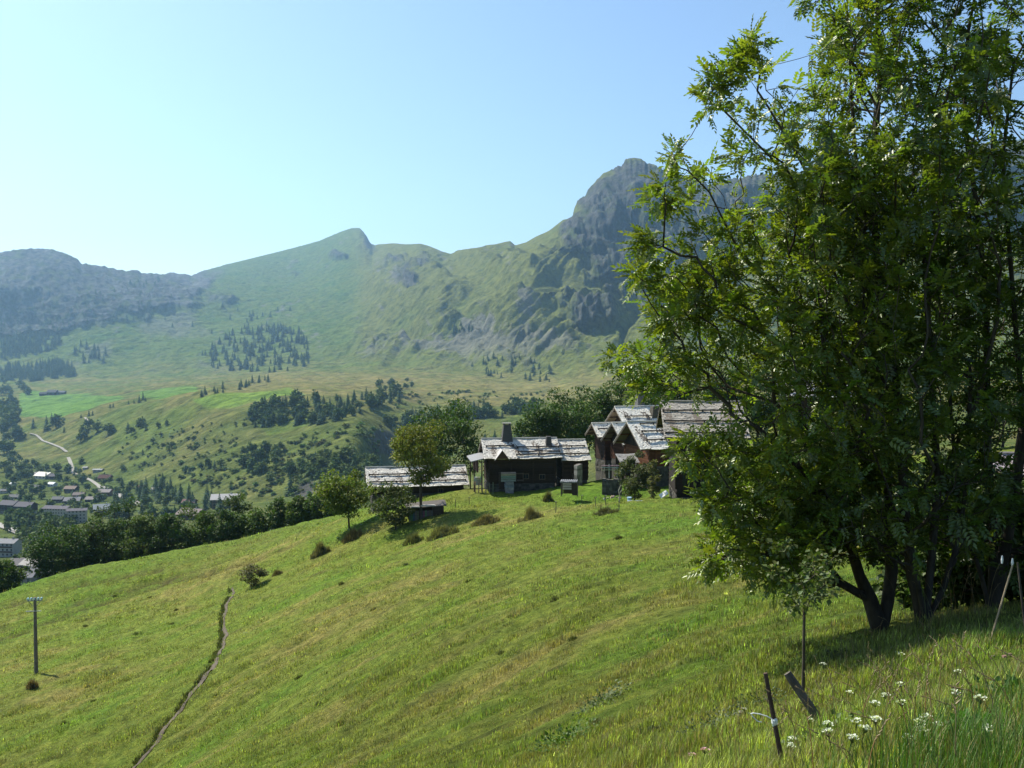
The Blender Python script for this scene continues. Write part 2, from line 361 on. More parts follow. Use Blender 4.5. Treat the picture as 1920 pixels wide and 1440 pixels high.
# shaded ravine walls below the woods
ZF2 = ZF+DZ
YF2 = YF - mount*ridge*(rock*(.45+.55*sst(350, 650, PXF))*62*fbm(PXF/40+ZF/230, ZF/150, 5, 91, .56, True)+60*fbm(PXF/120, ZF/300, 2, 95)*(1-rock))
XF2 = ((cols-960)/FPX)[:, None]*YF2
# the gully at the right of the peak and the dark wall above it
gx = 1205-(PYF-560)*.42+10*np.sin(PYF/17.)
gm = np.exp(-((PXF-gx)/7)**2)*sst(545, 575, PYF)*sst(680, 650, PYF)
ZF2 = ZF2-26*gm
# cover
def mixm(c, k, m): m = np.clip(m, 0, 1)[..., None]; return c*(1-m)+np.array(k)*m
na1 = fbm(XF/160, YF/160, 4, 101); na2 = fbm(XF/40, YF/60, 3, 105); nd = fbm(PXF/18+PYF/30, PYF/7, 3, 109)
col = np.zeros(XF.shape+(3,)); col[:] = (.115, .155, .042)
col = mixm(col, (.195, .175, .068), .35+.6*na1+.35*na2)
col = mixm(col, (.095, .118, .036), .2+.5*nd)
col = mixm(col, (.24, .205, .085), .55*sst(690, 712, PYF)*sst(775, 740, PYF)*sst(330, 520, PXF)+.35*na2*sst(690, 712, PYF)*sst(790, 740, PYF))
col = mixm(col, (.080, .130, .034), mount*(.65+.5*na1))
col = mixm(col, (.135, .150, .046), mount*sst(640, 700, PXF+0*PYF)*(.35+.6*ribs))
def poly(pts, soft=4):
    """inside a polygon of the survey, soft edge"""
    pts = np.array(pts, float); ins = np.zeros(PXF.shape, bool); dm = np.full(PXF.shape, 1e9)
    for (x0, y0), (x1, y1) in zip(pts, np.roll(pts, -1, 0)):
        c = ((y0 > PYF) != (y1 > PYF)) & (PXF < (x1-x0)*(PYF-y0)/(y1-y0+1e-9)+x0); ins ^= c
        L2 = (x1-x0)**2+(y1-y0)**2; s = np.clip(((PXF-x0)*(x1-x0)+(PYF-y0)*(y1-y0))/L2, 0, 1)
        dm = np.minimum(dm, np.hypot(PXF-x0-s*(x1-x0), PYF-y0-s*(y1-y0)))
    return np.clip(.5+np.where(ins, 1, -1)*dm/soft, 0, 1)
FIELD = (.125, .235, .052)
col = mixm(col, FIELD, .9*poly([(35,738),(60,733),(200,742),(250,745),(180,760),(100,782),(35,782)], 2))
col = mixm(col, FIELD, .8*poly([(262,733),(365,726),(372,733),(300,748),(262,748)], 2))
col = mixm(col, (.16,.26,.045), .85*poly([(360,755),(440,740),(540,728),(580,742),(470,752),(380,768)], 5))
col = mixm(col, (.11,.16,.035), .6*poly([(200,800),(330,770),(400,765),(330,800),(220,835)], 12))
col = mixm(col, (.11,.19,.03), .6*poly([(480,795),(560,775),(640,772),(560,800),(500,815)], 4))
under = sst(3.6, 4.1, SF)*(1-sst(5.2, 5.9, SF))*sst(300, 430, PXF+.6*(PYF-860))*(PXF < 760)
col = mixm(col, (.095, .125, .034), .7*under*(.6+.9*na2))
scree = sst(.25, .7, ell(820, 650, 70, 14)+1.2*ell(900, 640, 40, 34)+.8*ell(950, 670, 60, 22)+.9*ell(1050, 655, 60, 14)+.8*ell(985, 590, 18, 40)+.6*ell(740, 535, 20, 30)+.6*ell(690, 665, 60, 8)+.6*ell(1120,450,60,18)+.5*nd+.3*nzr)*mount
col = mixm(col, (.165, .16, .155), .75*scree)
bench = sst(.3,.8,.9*ell(90,690,60,14)+.8*ell(190,650,60,22)+.9*ell(330,610,70,30)+.7*ell(400,690,60,14)+.35*nzr)*mount
col = mixm(col, (.15, .15, .135), .55*bench)
rc2 = np.where((PXF < 420)[..., None], np.array((.088, .092, .092)), np.array((.072, .074, .072)))*(1+.35*nzr[..., None]+.45*fbm(PXF/9, PYF/5, 3, 121)[..., None])
rc2 = mixm(rc2, (.075, .10, .04), np.clip(.05+.9*fbm(PXF/22, PYF/10, 4, 125), 0, .8))
rk = np.clip(rock, 0, 1)[..., None]; col = col*(1-rk)+np.clip(rc2, .04, .5)*rk
ravine_shade = np.exp(-((PXF-720-(PYF-840)*.2)/34)**2-((PYF-838)/46)**2)+np.exp(-((PXF-590)/52)**2-((PYF-925)/24)**2)
ds_ = np.gradient(ZF2, axis=0)/np.maximum(np.abs(np.gradient(XF2, axis=0)), .5)
col = mixm(col, (.10, .098, .088), 1.0*sst(.3, .8, ravine_shade+.3*nzr))  # the ravine's dark shade put into the ground colour as grey patches
# town gardens
col = mixm(col, (.085, .125, .04), .6*sst(4.3, 3.6, SF)*(PXF < 460))
nc, ns = XF.shape; jj = np.arange(nc*ns).reshape(nc, ns)
FF = np.stack([jj[:-1, :-1], jj[1:, :-1], jj[1:, 1:], jj[:-1, 1:]], -1).reshape(-1, 4)
def far_mat():
    m, n, out = new_mat('mountain_ground'); b = N(n, 'ShaderNodeBsdfPrincipled', i_Roughness=1.0); b.inputs['Specular IOR Level'].default_value = 0
    at = N(n, 'ShaderNodeAttribute'); at.attribute_name = 'Col'; geo = N(n, 'ShaderNodeNewGeometry')
    t1 = N(n, 'ShaderNodeTexNoise', i_Scale=.035, i_Detail=9.0, i_Roughness=.75); n.links.new(geo.outputs[0], t1.inputs[0])
    r1 = ramp(n, t1.outputs[0], [(.32, (.35, .40, .42)), (.5, (.95, .95, .95)), (.68, (1.45, 1.38, 1.25))])
    n.links.new(mixc(n, at.outputs[0], r1.outputs[0], 1.0, 'MULTIPLY'), b.inputs['Base Color'])
    t2 = N(n, 'ShaderNodeTexNoise', i_Scale=.02, i_Detail=9.0, i_Roughness=.65); n.links.new(geo.outputs[0], t2.inputs[0])
    bp = N(n, 'ShaderNodeBump', i_Strength=1.0, i_Distance=26.0); n.links.new(t2.outputs[0], bp.inputs['Height']); n.links.new(bp.outputs[0], b.inputs['Normal'])
    n.links.new(b.outputs[0], out.inputs[0]); return m
M_FAR = far_mat()
# one sheet, with the slopes above the plateau's foot as the mountains
srow = int(np.searchsorted(sv, 8.0))
def sub_sheet(name, r0, r1, label):
    q = jj[:, r0:r1]; V = np.stack([XF2[:, r0:r1].ravel(), YF2[:, r0:r1].ravel(), ZF2[:, r0:r1].ravel()], -1)
    k = np.arange(q.size).reshape(q.shape); F = np.stack([k[:-1, :-1], k[1:, :-1], k[1:, 1:], k[:-1, 1:]], -1).reshape(-1, 4)
    tag(link(name, mesh_np(name, V, F, M_FAR, col[:, r0:r1].reshape(-1, 3), True)), label, kind='structure')
sub_sheet('valley', 0, srow+1, 'valley floor with fields and grassy slopes below the mountains')
sub_sheet('mountains', srow, ns, 'rocky and grassy mountains closing the valley')
# plain ground out to the horizon under everything
gm_ = MB(); gm_.add([(-14000, -9000, -330), (14000, -9000, -330), (14000, 14000, -330), (-14000, 14000, -330)], [(0, 1, 2, 3)], (.08, .11, .035))
tag(gm_.build('ground', M_FAR), 'low ground beyond the valley', kind='structure')
PYS = proj(XF2, YF2, ZF2)[1]; PXS = PXF
def far_hit(px, py, smax=12):
    """the visible point of the valley or the mountains behind pixel px, py"""
    i = int(np.clip(np.searchsorted(cols, px), 1, nc-1)); t = (px-cols[i-1])/(cols[i]-cols[i-1])
    c = PYS[i-1]*(1-t)+PYS[i]*t; j0 = int(np.searchsorted(sv, 2)); best = None
    for j in range(j0, ns-1):
        if sv[j] > smax: break
        if c[j] >= py > c[j+1] or (j == j0 and c[j] < py):
            best = j; break
    if best is None: best = int(np.searchsorted(sv, smax))-1
    j = best; d = c[j]-c[j+1]; k = 0 if abs(d) < 1e-6 else float(np.clip((c[j]-py)/d, 0, 1))
    def ip(Z): return (Z[i-1, j]*(1-t)+Z[i, j]*t)*(1-k)+(Z[i-1, j+1]*(1-t)+Z[i, j+1]*t)*k
    return Vector((ip(XF2), ip(YF2), ip(ZF2)))
# ------------------------------------------------------------------ trees: branch graph, trunk mesh, leaves
def grow(root, pts, seeds=(), bf=.35, up=.15):
    """joins the points to the root (and to seed limbs) by short, balanced ways; returns positions and parents"""
    pos = [Vector(root)]; par = [-1]; plen = [0.0]
    for limb in seeds:
        p0 = 0; start = Vector(limb[0]); best = min(range(len(pos)), key=lambda i: (pos[i]-start).length)
        last = best
        q = [pos[best]]+[Vector(p) for p in limb[1:]] if (pos[best]-start).length < .3 else [pos[best]]+[Vector(p) for p in limb]
        for a, b in zip(q[:-1], q[1:]):
            n = max(1, int((b-a).length/.28))
            for k in range(1, n+1):
                p = a.lerp(b, k/n); pos.append(p); par.append(last); plen.append(plen[last]+(b-a).length/n); last = len(pos)-1
    base = np.array(pos, dtype=float); Q = np.array(pts, dtype=float); n0 = len(base)
    best = np.full(len(Q), 1e9); bp = np.zeros(len(Q), int)
    def cost(i, p, l):
        d = Q-p; dist = np.linalg.norm(d, axis=1); pen = np.where(d[:, 2] < 0, 1+up*2*(-d[:, 2]/(dist+1e-6)), 1)
        c = dist*pen+bf*l; m = c < best; best[m] = c[m]; bp[m] = i
    for i in range(n0): cost(i, base[i], plen[i])
    alive = np.ones(len(Q), bool); P_ = list(pos); pr = list(par); pl = list(plen)
    for _ in range(len(Q)):
        b = np.where(alive, best, 1e9); j = int(b.argmin()); a = bp[j]
        pv = Vector(Q[j]); step = (pv-P_[a]).length; last = int(a); nmid = int(step/.45)
        for k in range(1, nmid+1):
            t = k/(nmid+1); m = P_[a].lerp(pv, t)+Vector((rnd.gauss(0, .03), rnd.gauss(0, .03), -.10*step*math.sin(math.pi*t)*.5))
            P_.append(m); pr.append(last); pl.append(pl[last]+step/(nmid+1)); last = len(P_)-1
        P_.append(pv); pr.append(last); pl.append(pl[int(a)]+step); i = len(P_)-1
        alive[j] = False; cost(i, np.array(pv), pl[i])
    return P_, pr
def branch_mesh(P_, pr, tip=.006, expn=.45, rmax=9, sides=6, col=(.075, .062, .046), rootflare=1.0, minr=0.0):
    n = len(P_); kids = [[] for _ in range(n)]
    for i, p in enumerate(pr):
        if p >= 0: kids[p].append(i)
    cnt = [0]*n
    order = [0]
    for i in order: order += kids[i]
    for i in reversed(order): cnt[i] = 1 if not kids[i] else sum(cnt[k] for k in kids[i])
    rad = [min(rmax, tip*c**expn) for c in cnt]
    mb = MB(); stack = [(0, -1)]
    while stack:
        i, frm = stack.pop(); chain = [] if frm < 0 else [frm]; cur = i
        while True:
            chain.append(cur)
            if not kids[cur]: break
            ks = sorted(kids[cur], key=lambda k: -cnt[k])
            for k in ks[1:]: stack.append((k, cur))
            cur = ks[0]
        rs = [rad[k] for k in chain]
        if frm >= 0 and len(rs) > 1: rs[0] = rs[1]
        if rs[-1 if len(rs) < 2 else 1] < minr: continue
        if frm < 0: rs = [r*(1+rootflare*math.exp(-k*.7)) for k, r in enumerate(rs)]
        if len(chain) > 1:
            s = sides+3 if rs[0] > .06 else (sides if rs[0] > .015 else 4)
            sh = rnd.uniform(.75, 1.25); mb.tube([P_[k] for k in chain], rs, s, tuple(c*sh for c in col), cap=False)
    ends = [i for i in range(n) if not kids[i]]
    return mb, ends, kids
def ash_leaf_proto(nl=9, L=.22, ll=.082, lw=.043):
    """one compound leaf: leaflets (folded rhombs) in pairs along a stalk, growing along +x, drooping in -z"""
    V, F = [], []
    for k in range(nl):
        if k == nl-1: bx, ang = L, 0
        else: bx = L*(.28+.66*(k//2)/((nl-1)/2-.5)); ang = R(58)*(1 if k % 2 else -1)
        bz = -.35*bx*bx/L
        d = np.array((math.cos(ang), math.sin(ang), -.28)); d /= np.linalg.norm(d); s = np.array((-math.sin(ang), math.cos(ang), 0))
        o = np.array((bx, 0, bz)); q = len(V); f = .011
        V += [o, o+d*ll*.45+s*lw/2+[0, 0, f], o+d*ll+[0, 0, -.004], o+d*ll*.45-s*lw/2+[0, 0, f]]
        F += [[q, q+1, q+2], [q, q+2, q+3]]
    return np.array(V), np.array(F)
def rand_rot(n, droop=.25, dirs=None):
    """frames whose x axis points outward (dirs) and whose z axis is mostly up"""
    x = dirs/np.linalg.norm(dirs, axis=1, keepdims=True); up = np.tile([0, 0, 1.0], (n, 1))+rng.normal(size=(n, 3))*.35
    y = np.cross(up, x); y /= np.linalg.norm(y, axis=1, keepdims=True); z = np.cross(x, y)
    return np.stack([x, y, z], 2)
def scatter(proto, Fp, pos, Rm, scale):
    V = np.einsum('nij,kj->nki', Rm, proto)*scale[:, None, None]+pos[:, None]
    k = len(proto); F = (Fp[None]+(np.arange(len(pos))*k)[:, None, None]).reshape(-1, Fp.shape[1])
    return V.reshape(-1, 3), F, k
QUAD = np.array([(0, 0, 0), (.5, .42, .1), (1.15, 0, -.1), (.5, -.42, .1)]); QF = np.array([[0, 1, 2], [0, 2, 3]])

def ash_tree(name, label, root, limbs, tips, leaf_per_tip, hue, rad=(.0055, .47), per=.14, density=1.0):
    t = empty(name, root, 0, label, 'tree', 'ash trees at the right edge of the meadow')
    inv = -Vector(root)
    P_, pr = grow(root, tips, limbs)
    mb, ends, kids = branch_mesh(P_, pr, rad[0], rad[1], .105, rootflare=.35)
    mb.v = [tuple(Vector(v)+inv) for v in mb.v]
    mb.build('trunk', M_BARK, t, True)
    pos = []; dirs = []
    A = np.array([tuple(p) for p in P_])
    par = np.array(pr)
    for i in ends:
        d = A[i]-A[par[i]]; d /= np.linalg.norm(d)+1e-6
        n = max(1, int(rng.poisson(leaf_per_tip)))
        for _ in range(n):
            b = rng.uniform(0, 1); p = A[i]*(1-b*.55)+A[par[i]]*(b*.55)
            v = d*.7+rng.normal(size=3)*.75+np.array((0, 0, .15)); v /= np.linalg.norm(v)
            pos.append(p+v*.02+rng.normal(size=3)*.05); dirs.append(v)
    thin = [i for i in range(len(P_)) if kids[i] and len(kids[i]) == 1]
    for i in rng.choice(thin, int(len(thin)*per), replace=False) if thin else []:
        if i < 40: continue
        v = rng.normal(size=3)+np.array((0, 0, .4)); pos.append(A[i]); dirs.append(v/np.linalg.norm(v))
    pos = np.array(pos); dirs = np.array(dirs)
    proto, Fp = ash_leaf_proto()
    sc_ = rng.uniform(.6, 1.3, len(pos))
    V, F, k = scatter(proto, Fp, pos+np.array(inv), rand_rot(len(pos), 0, dirs), sc_)
    V += rng.normal(size=V.shape)*.003
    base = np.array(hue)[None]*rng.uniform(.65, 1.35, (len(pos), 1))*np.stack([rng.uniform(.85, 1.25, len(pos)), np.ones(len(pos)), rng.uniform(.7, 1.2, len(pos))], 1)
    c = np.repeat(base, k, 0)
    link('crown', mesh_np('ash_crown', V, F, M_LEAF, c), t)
    return t, len(pos)
def crown_points(n, inside, bounds, clump=.9, nclump=60):
    """points in clumps inside a crown given by a test function on (px, py, depth offset)"""
    out = []; cl = []
    while len(cl) < nclump:
        q = [rnd.uniform(*b) for b in bounds]
        if inside(*q): cl.append(P(q[0], q[1], q[2]))
    tries = 0
    while len(out) < n and tries < n*40:
        tries += 1; c = rnd.choice(cl); p = c+Vector((rnd.gauss(0, clump), rnd.gauss(0, clump), rnd.gauss(0, clump*.8)))
        px, py = proj(*p)
        if inside(px, py, p.y): out.append(tuple(p))
    return out

# ---- round-crowned trees for the middle distance: trunk, limbs and a crown of leaf sprays in clumps
def round_tree_meshes(H, Wd, trunk=.28, leaf=.30, nleaf=5000, hue=(.06, .10, .02), seed=0, shape='round', ncl=42, open_=.0, lean=0):
    r_ = np.random.default_rng(seed); rr_ = random.Random(seed)
    cl = []
    while len(cl) < ncl:
        v = r_.normal(size=3); v /= np.linalg.norm(v); q = r_.uniform(.35, 1)**.6
        p = np.array((v[0]*Wd/2*q, v[1]*Wd/2*q, H*(trunk+(1-trunk)/2)+v[2]*H*(1-trunk)/2*q))
        if shape == 'column': p[0] *= .8; p[1] *= .8
        p *= np.array((1, 1, 1))+r_.normal(size=3)*.04; p[0] += lean*p[2]
        cl.append(p)
    cl = np.array(cl)
    P_, pr = grow((0, 0, -.4), [tuple(c) for c in cl], [[(0, 0, -.4), (lean*H*trunk, 0, H*trunk*.9), (lean*H*.5, 0, H*.5)]], .5)
    mb, ends, _ = branch_mesh(P_, pr, .028*H/9, .5, .4, 6)
    tr = mb.mesh('trunk', M_BARK, True)
    cs = Wd*.5*r_.uniform(.24, .42, ncl)
    idx = r_.integers(0, ncl, nleaf); v = r_.normal(size=(nleaf, 3)); v /= np.linalg.norm(v, axis=1, keepdims=True)
    v[:, 2] = np.where(v[:, 2] < -.3, v[:, 2]*.5, v[:, 2])
    rad_ = (r_.uniform(.4, 1, nleaf)**.35)[:, None]*(1+.12*r_.normal(size=(nleaf, 1)))
    pos = cl[idx]+v*cs[idx][:, None]*rad_*np.array((1, 1, .8))
    d = v*.5+r_.normal(size=(nleaf, 3))*.7
    V, F, k = scatter(QUAD, QF, pos, rand_rot(nleaf, 0, d), leaf*r_.uniform(.6, 1.4, nleaf))
    tone = r_.uniform(.75, 1.25, ncl)[idx]*r_.uniform(.8, 1.2, nleaf)
    c = np.repeat(np.array(hue)[None]*tone[:, None]*np.stack([r_.uniform(.85, 1.3, nleaf), np.ones(nleaf), np.ones(nleaf)], 1), k, 0)
    return tr, mesh_np('crown', V, F, M_FOL, c)
def place_tree(meshes, name, loc, label, group=None, rz=0, s=1.0, cat='tree', sz=None):
    t = empty(name, loc, rz, label, cat, group); t.scale = (s, s, sz or s)
    link('trunk', meshes[0], t); link('crown', meshes[1], t); return t

# ================================================================== the ash trees at the right edge
def lim(*q): return [P(*p) for p in q]
LE = np.array([(-200,1560),(0,1560),(50,1550),(80,1500),(105,1440),(140,1370),(200,1325),(260,1350),(300,1300),(345,1240),(395,1245),(440,1235),(500,1215),(560,1215),(600,1250),(650,1250),(668,1185),(735,1175),(770,1265),(790,1345),(840,1270),(880,1290),(920,1345),(1000,1345),(1060,1340),(1090,1400),(1115,1480),(1125,1560),(1130,1600)], float)
def left_edge(py): return float(np.interp(py, LE[:, 0], LE[:, 1]))
rootA = G(1652, 1185); YA = rootA.y
def insA(px, py, Y):
    l = left_edge(py)
    if not (l < px < 1700 and -260 < py < (1110 if px < 1540 else 1030)): return False
    if py < 420 and float(pn(px/46., py/46., 11)) < .06*(420-py)/420-.08: return False
    mid = 1520; w_ = max(60, (mid-l)); u = min(1, max(0, (px-l)/w_))
    dY = 2.3*math.sqrt(max(.02, 1-(1-u)**2))
    if 1250 < px < 1400 and 765 < py < 830 and px < 1345: return False
    return abs(Y-YA-.2) < dY
tipsA = crown_points(1900, insA, [(1170, 1700), (-260, 1120), (YA-2.5, YA+2.5)], .42, 150)
# the long outer sprays that reach over the barns and the mountain
for (px, py, s, n) in ((1205,700,24,22),(1300,840,30,26),(1345,950,22,18),(1350,1040,20,16),(1260,300,16,10),(1240,370,20,20),(1222,455,14,12),(1212,520,16,18),(1340,160,18,18),(1400,110,25,22),(1260,600,24,22),(1300,680,24,20),(1330,205,14,10)):
    for _ in range(n): tipsA.append(tuple(P(rnd.gauss(px, s*.7), rnd.gauss(py, s*.7), YA+rnd.gauss(-.6, .25))))
for _ in range(420):
    px, py = rnd.uniform(1345, 1600), rnd.uniform(840, 1085)
    if px > left_edge(py)+15 and py < 1010+(1600-px)*.5: tipsA.append(tuple(P(px, py, YA+rnd.uniform(-1.6, 1.0))))
limbsA = [lim((1652,1185,YA),(1632,1125,YA),(1612,1080,YA),(1600,1040,YA-.2),(1572,960,YA-.4),(1500,880,YA-.8),(1420,800,YA-1)),
 lim((1652,1185,YA),(1664,1130,YA+.1),(1672,1070,YA+.2),(1668,1000,YA+.1),(1632,900,YA),(1590,760,YA-.2),(1500,660,YA-.5),(1400,610,YA-.8),(1300,560,YA-1),(1240,545,YA-1)),
 lim((1590,760,YA-.2),(1560,640,YA),(1470,560,YA-.2),(1390,480,YA-.4),(1330,360,YA-.5),(1290,320,YA-.5)),
 lim((1668,1000,YA+.1),(1664,880,YA+.3),(1640,700,YA+.4),(1610,560,YA+.5),(1560,420,YA+.3),(1500,300,YA+.1),(1440,200,YA),(1400,140,YA)),
 lim((1610,560,YA+.5),(1615,400,YA+.6),(1600,240,YA+.5),(1590,60,YA+.4),(1585,-120,YA+.4)),
 lim((1632,900,YA),(1550,850,YA-.8),(1460,740,YA-1),(1360,700,YA-1.2),(1290,680,YA-1)),
 lim((1632,1125,YA),(1580,1095,YA-.2),(1520,1080,YA-.4),(1440,1040,YA-.6),(1370,1030,YA-.8)),
 lim((1560,420,YA+.3),(1480,330,YA),(1400,250,YA-.2),(1350,200,YA-.3)),
 lim((1572,960,YA-.4),(1480,960,YA-.8),(1400,930,YA-1))]
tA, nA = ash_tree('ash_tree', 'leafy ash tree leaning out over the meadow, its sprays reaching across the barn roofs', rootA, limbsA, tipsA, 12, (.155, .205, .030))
rootB = G(1735, 1172); YB = rootB.y
def insB(px, py, Y):
    l = max(1500, 1500 if py < 60 else 1530-(py-60)*.02)
    return l < px < 1880 and -300 < py < 1050 and abs(Y-YB-.6) < 2.2 and (py > 280 or float(pn(px/55., py/55., 12)) > -.12)
tipsB = crown_points(1500, insB, [(1490, 1880), (-300, 1080), (YB-1.8, YB+3)], .42, 120)
limbsB = [lim((1735,1172,YB),(1710,1080,YB),(1695,940,YB),(1690,780,YB+.2),(1650,560,YB+.4),(1635,350,YB+.5),(1650,150,YB+.4),(1640,-100,YB+.3)),
 lim((1735,1172,YB),(1745,1060,YB+.2),(1760,900,YB+.4),(1745,700,YB+.4),(1735,500,YB+.6),(1712,330,YB+.5),(1720,200,YB+.5)),
 lim((1735,1172,YB),(1722,1100,YB-.3),(1700,1020,YB-.5),(1660,900,YB-.6),(1600,760,YB-.7)),
 lim((1735,1172,YB),(1770,1100,YB+.2),(1800,1000,YB+.3),(1815,880,YB+.3),(1820,700,YB+.3)),
 lim((1690,780,YB+.2),(1620,640,YB-.4),(1560,500,YB-.6),(1540,380,YB-.6)),
 lim((1760,900,YB+.4),(1830,760,YB),(1870,600,YB),(1880,400,YB))]
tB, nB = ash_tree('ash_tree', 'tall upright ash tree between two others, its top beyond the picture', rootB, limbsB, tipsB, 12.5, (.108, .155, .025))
rootC = G(1868, 1150); YC = rootC.y+.6; rootC = GY(1868, YC)
def insC(px, py, Y):
    return 1720 < px < 2260 and -300 < py < 1075 and abs(Y-YC-.6) < 2.4 and (py > 280 or float(pn(px/55., py/55., 13)) > -.12)
tipsC = crown_points(2000, insC, [(1700, 2260), (-300, 1110), (YC-2, YC+3)], .45, 130)
limbsC = [lim((1868,1150,YC),(1840,1080,YC-.2),(1800,960,YC-.4),(1785,800,YC-.4),(1770,600,YC-.4)),
 lim((1868,1150,YC),(1862,1000,YC),(1850,800,YC),(1850,560,YC),(1830,380,YC+.2),(1808,230,YC+.2),(1815,60,YC),(1850,-120,YC)),
 lim((1868,1150,YC),(1890,1000,YC),(1920,800,YC),(1900,560,YC-.3),(1880,300,YC-.3),(1900,120,YC-.2)),
 lim((1920,800,YC),(2050,600,YC),(2120,400,YC),(2150,200,YC))]
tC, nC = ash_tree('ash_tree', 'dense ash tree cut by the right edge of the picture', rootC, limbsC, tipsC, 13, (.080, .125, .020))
print('ash leaves', nA, nB, nC)
# dark undergrowth behind the trunks
for i, (px, py, h, wd, lb) in list(enumerate(((1800, 1120, 2.6, 3.2, 'dark leafy bush filling the gap behind the ash trunks'), (1905, 1105, 2.2, 3.0, 'dark bush at the right edge behind the leaning wooden stakes'), (1560, 1085, 1.1, 1.6, 'low leafy bush in the shade left of the first ash trunk'))))[:2]:
    g = GY(px, (18.5, 18.5, 16.2)[i]); ms = round_tree_meshes(h, wd, .05, .13, (9000, 8000, 2500)[i], (.05, .09, .018), 300+i, ncl=40)
    place_tree(ms, 'bush', g, lb, None, cat='bush')
# sapling and leafy shoots in the foreground
g = G(1506, 1302)
ms = round_tree_meshes(1.95*g.y/13.0, .95*g.y/13, .55, .06, 620, (.075, .11, .03), 311, ncl=16)
place_tree(ms, 'sapling', g, 'thin young tree on a bare straight stem left of the ash trunks', None, cat='young tree')
# ================================================================== the hamlet of old wooden barns
DARKWOOD = (.048, .032, .021); WARM = (.26, .115, .05); GREYW = (.20, .185, .165); STONEC = (.10, .092, .080)
def shingle_slope(mb, x0, x1, ye, ze, yr, zr, colr, wv=.16, course=.24, sag=.06):
    """one slope of a roof, split shingles laid in courses from eave (ye, ze) to ridge (yr, zr), over a thick board"""
    L = x1-x0; run = math.hypot(yr-ye, zr-ze); nx = max(2, int(L/wv)); ny = max(2, int(run/course))
    dy, dz = (yr-ye)/run, (zr-ze)/run; ny_, nz_ = -dz*(1 if dy > 0 else -1), abs(dy)
    def pt(x, s, h):
        sg = -sag*math.sin(math.pi*(x-x0)/L)+.03*math.sin(x*2.3+s)
        return (x, ye+dy*s+ny_*h, ze+dz*s+nz_*h+sg)
    # board underneath
    K = 10; v = []
    for h in (-.10, -.005):
        for i in range(K+1): v += [pt(x0+L*i/K, 0, h), pt(x0+L*i/K, run, h)]
    f = []
    for i in range(K):
        a = 2*i; b = 2*(K+1)+2*i
        f += [(a, a+1, a+3, a+2), (b, b+2, b+3, b+1), (a, a+2, b+2, b), (a+1, b+1, b+3, a+3)]
    f += [(0, 2*(K+1), 2*(K+1)+1, 1), (2*K, 2*K+1, 4*K+3, 4*K+2)]
    mb.add(v, f, (.16, .13, .10))
    for j in range(ny):
        s0 = j*run/ny; x = x0+rnd.uniform(-.08, 0)
        while x < x1:
            w_ = wv*rnd.uniform(.6, 1.5); xe = min(x+w_*.95, x1+.03); xa = max(x, x0-.03)
            if rnd.random() > .015 and xe > xa:
                lift = rnd.uniform(.02, .055); s1 = min(run, s0+course*rnd.uniform(1.25, 1.5)); tw = rnd.uniform(-.012, .012)
                sh = rnd.uniform(.78, 1.15) if rnd.random() > .05 else rnd.uniform(.35, .6); c = tuple(q*sh for q in colr)
                sb = s0-rnd.uniform(0, .05)
                mb.add([pt(xa, sb, lift+tw), pt(xe, sb, lift-tw), pt(xe, s1, .005), pt(xa, s1, .005), pt(xa, sb, .0), pt(xe, sb, .0)],
                       [(0, 1, 2, 3), (4, 5, 1, 0), (4, 0, 3), (5, 2, 1)], c)
            x += w_
def guards(L, run, pos_list, x0, ye, ze, dy, dz, parent):
    """snow guard poles along a slope, each held by small blocks"""
    for s, a, b in pos_list:
        mb = MB(); n = 9; pts = []
        for i in range(n):
            x = x0+L*(a+(b-a)*i/(n-1)); pts.append((x, ye+dy*s*run-.14*dz, ze+dz*s*run+.13*abs(dy)+rnd.uniform(-.02, .02)))
        mb.tube(pts, .075, 6, (.055, .045, .035))
        for i in range(0, n, 4):
            x, y, z = pts[i]; mb.box(x-.06, x+.06, y-.08, y+.12, z-.15, z+.08, (.05, .045, .035))
        mb.build('snow_guard', M_WOOD, parent)
def chimney(parent, x, y, z0, h, wb, wt, cap=True, col=(.10, .095, .09)):
    mb = MB(); a, b = wb/2, wt/2
    mb.hexa([Vector(v) for v in ((x-a, y-a, z0), (x+a, y-a, z0), (x-a, y+a, z0), (x+a, y+a, z0), (x-b, y-b, z0+h), (x+b, y-b, z0+h), (x-b, y+b, z0+h), (x+b, y+b, z0+h))], col)
    for k in range(1, 6):   # plank courses standing a little proud
        t = k/6; q = a*(1-t)+b*t+.012; zz = z0+h*t
        mb.box(x-q, x+q, y-q, y+q, zz-.02, zz+.02, tuple(c*.8 for c in col))
    c = mb.build('chimney', M_WOOD, parent)
    if cap:
        m2 = MB(); m2.box(x-b*1.25, x+b*1.25, y-b*1.25, y+b*1.25, z0+h+.14, z0+h+.20, (.22, .21, .20))
        for sx in (-1, 1):
            for sy in (-1, 1): m2.box(x+sx*b*.8-.05, x+sx*b*.8+.05, y+sy*b*.8-.05, y+sy*b*.8+.05, z0+h, z0+h+.141, (.1, .1, .1))
        m2.build('chimney_cap', M_WOOD, c)
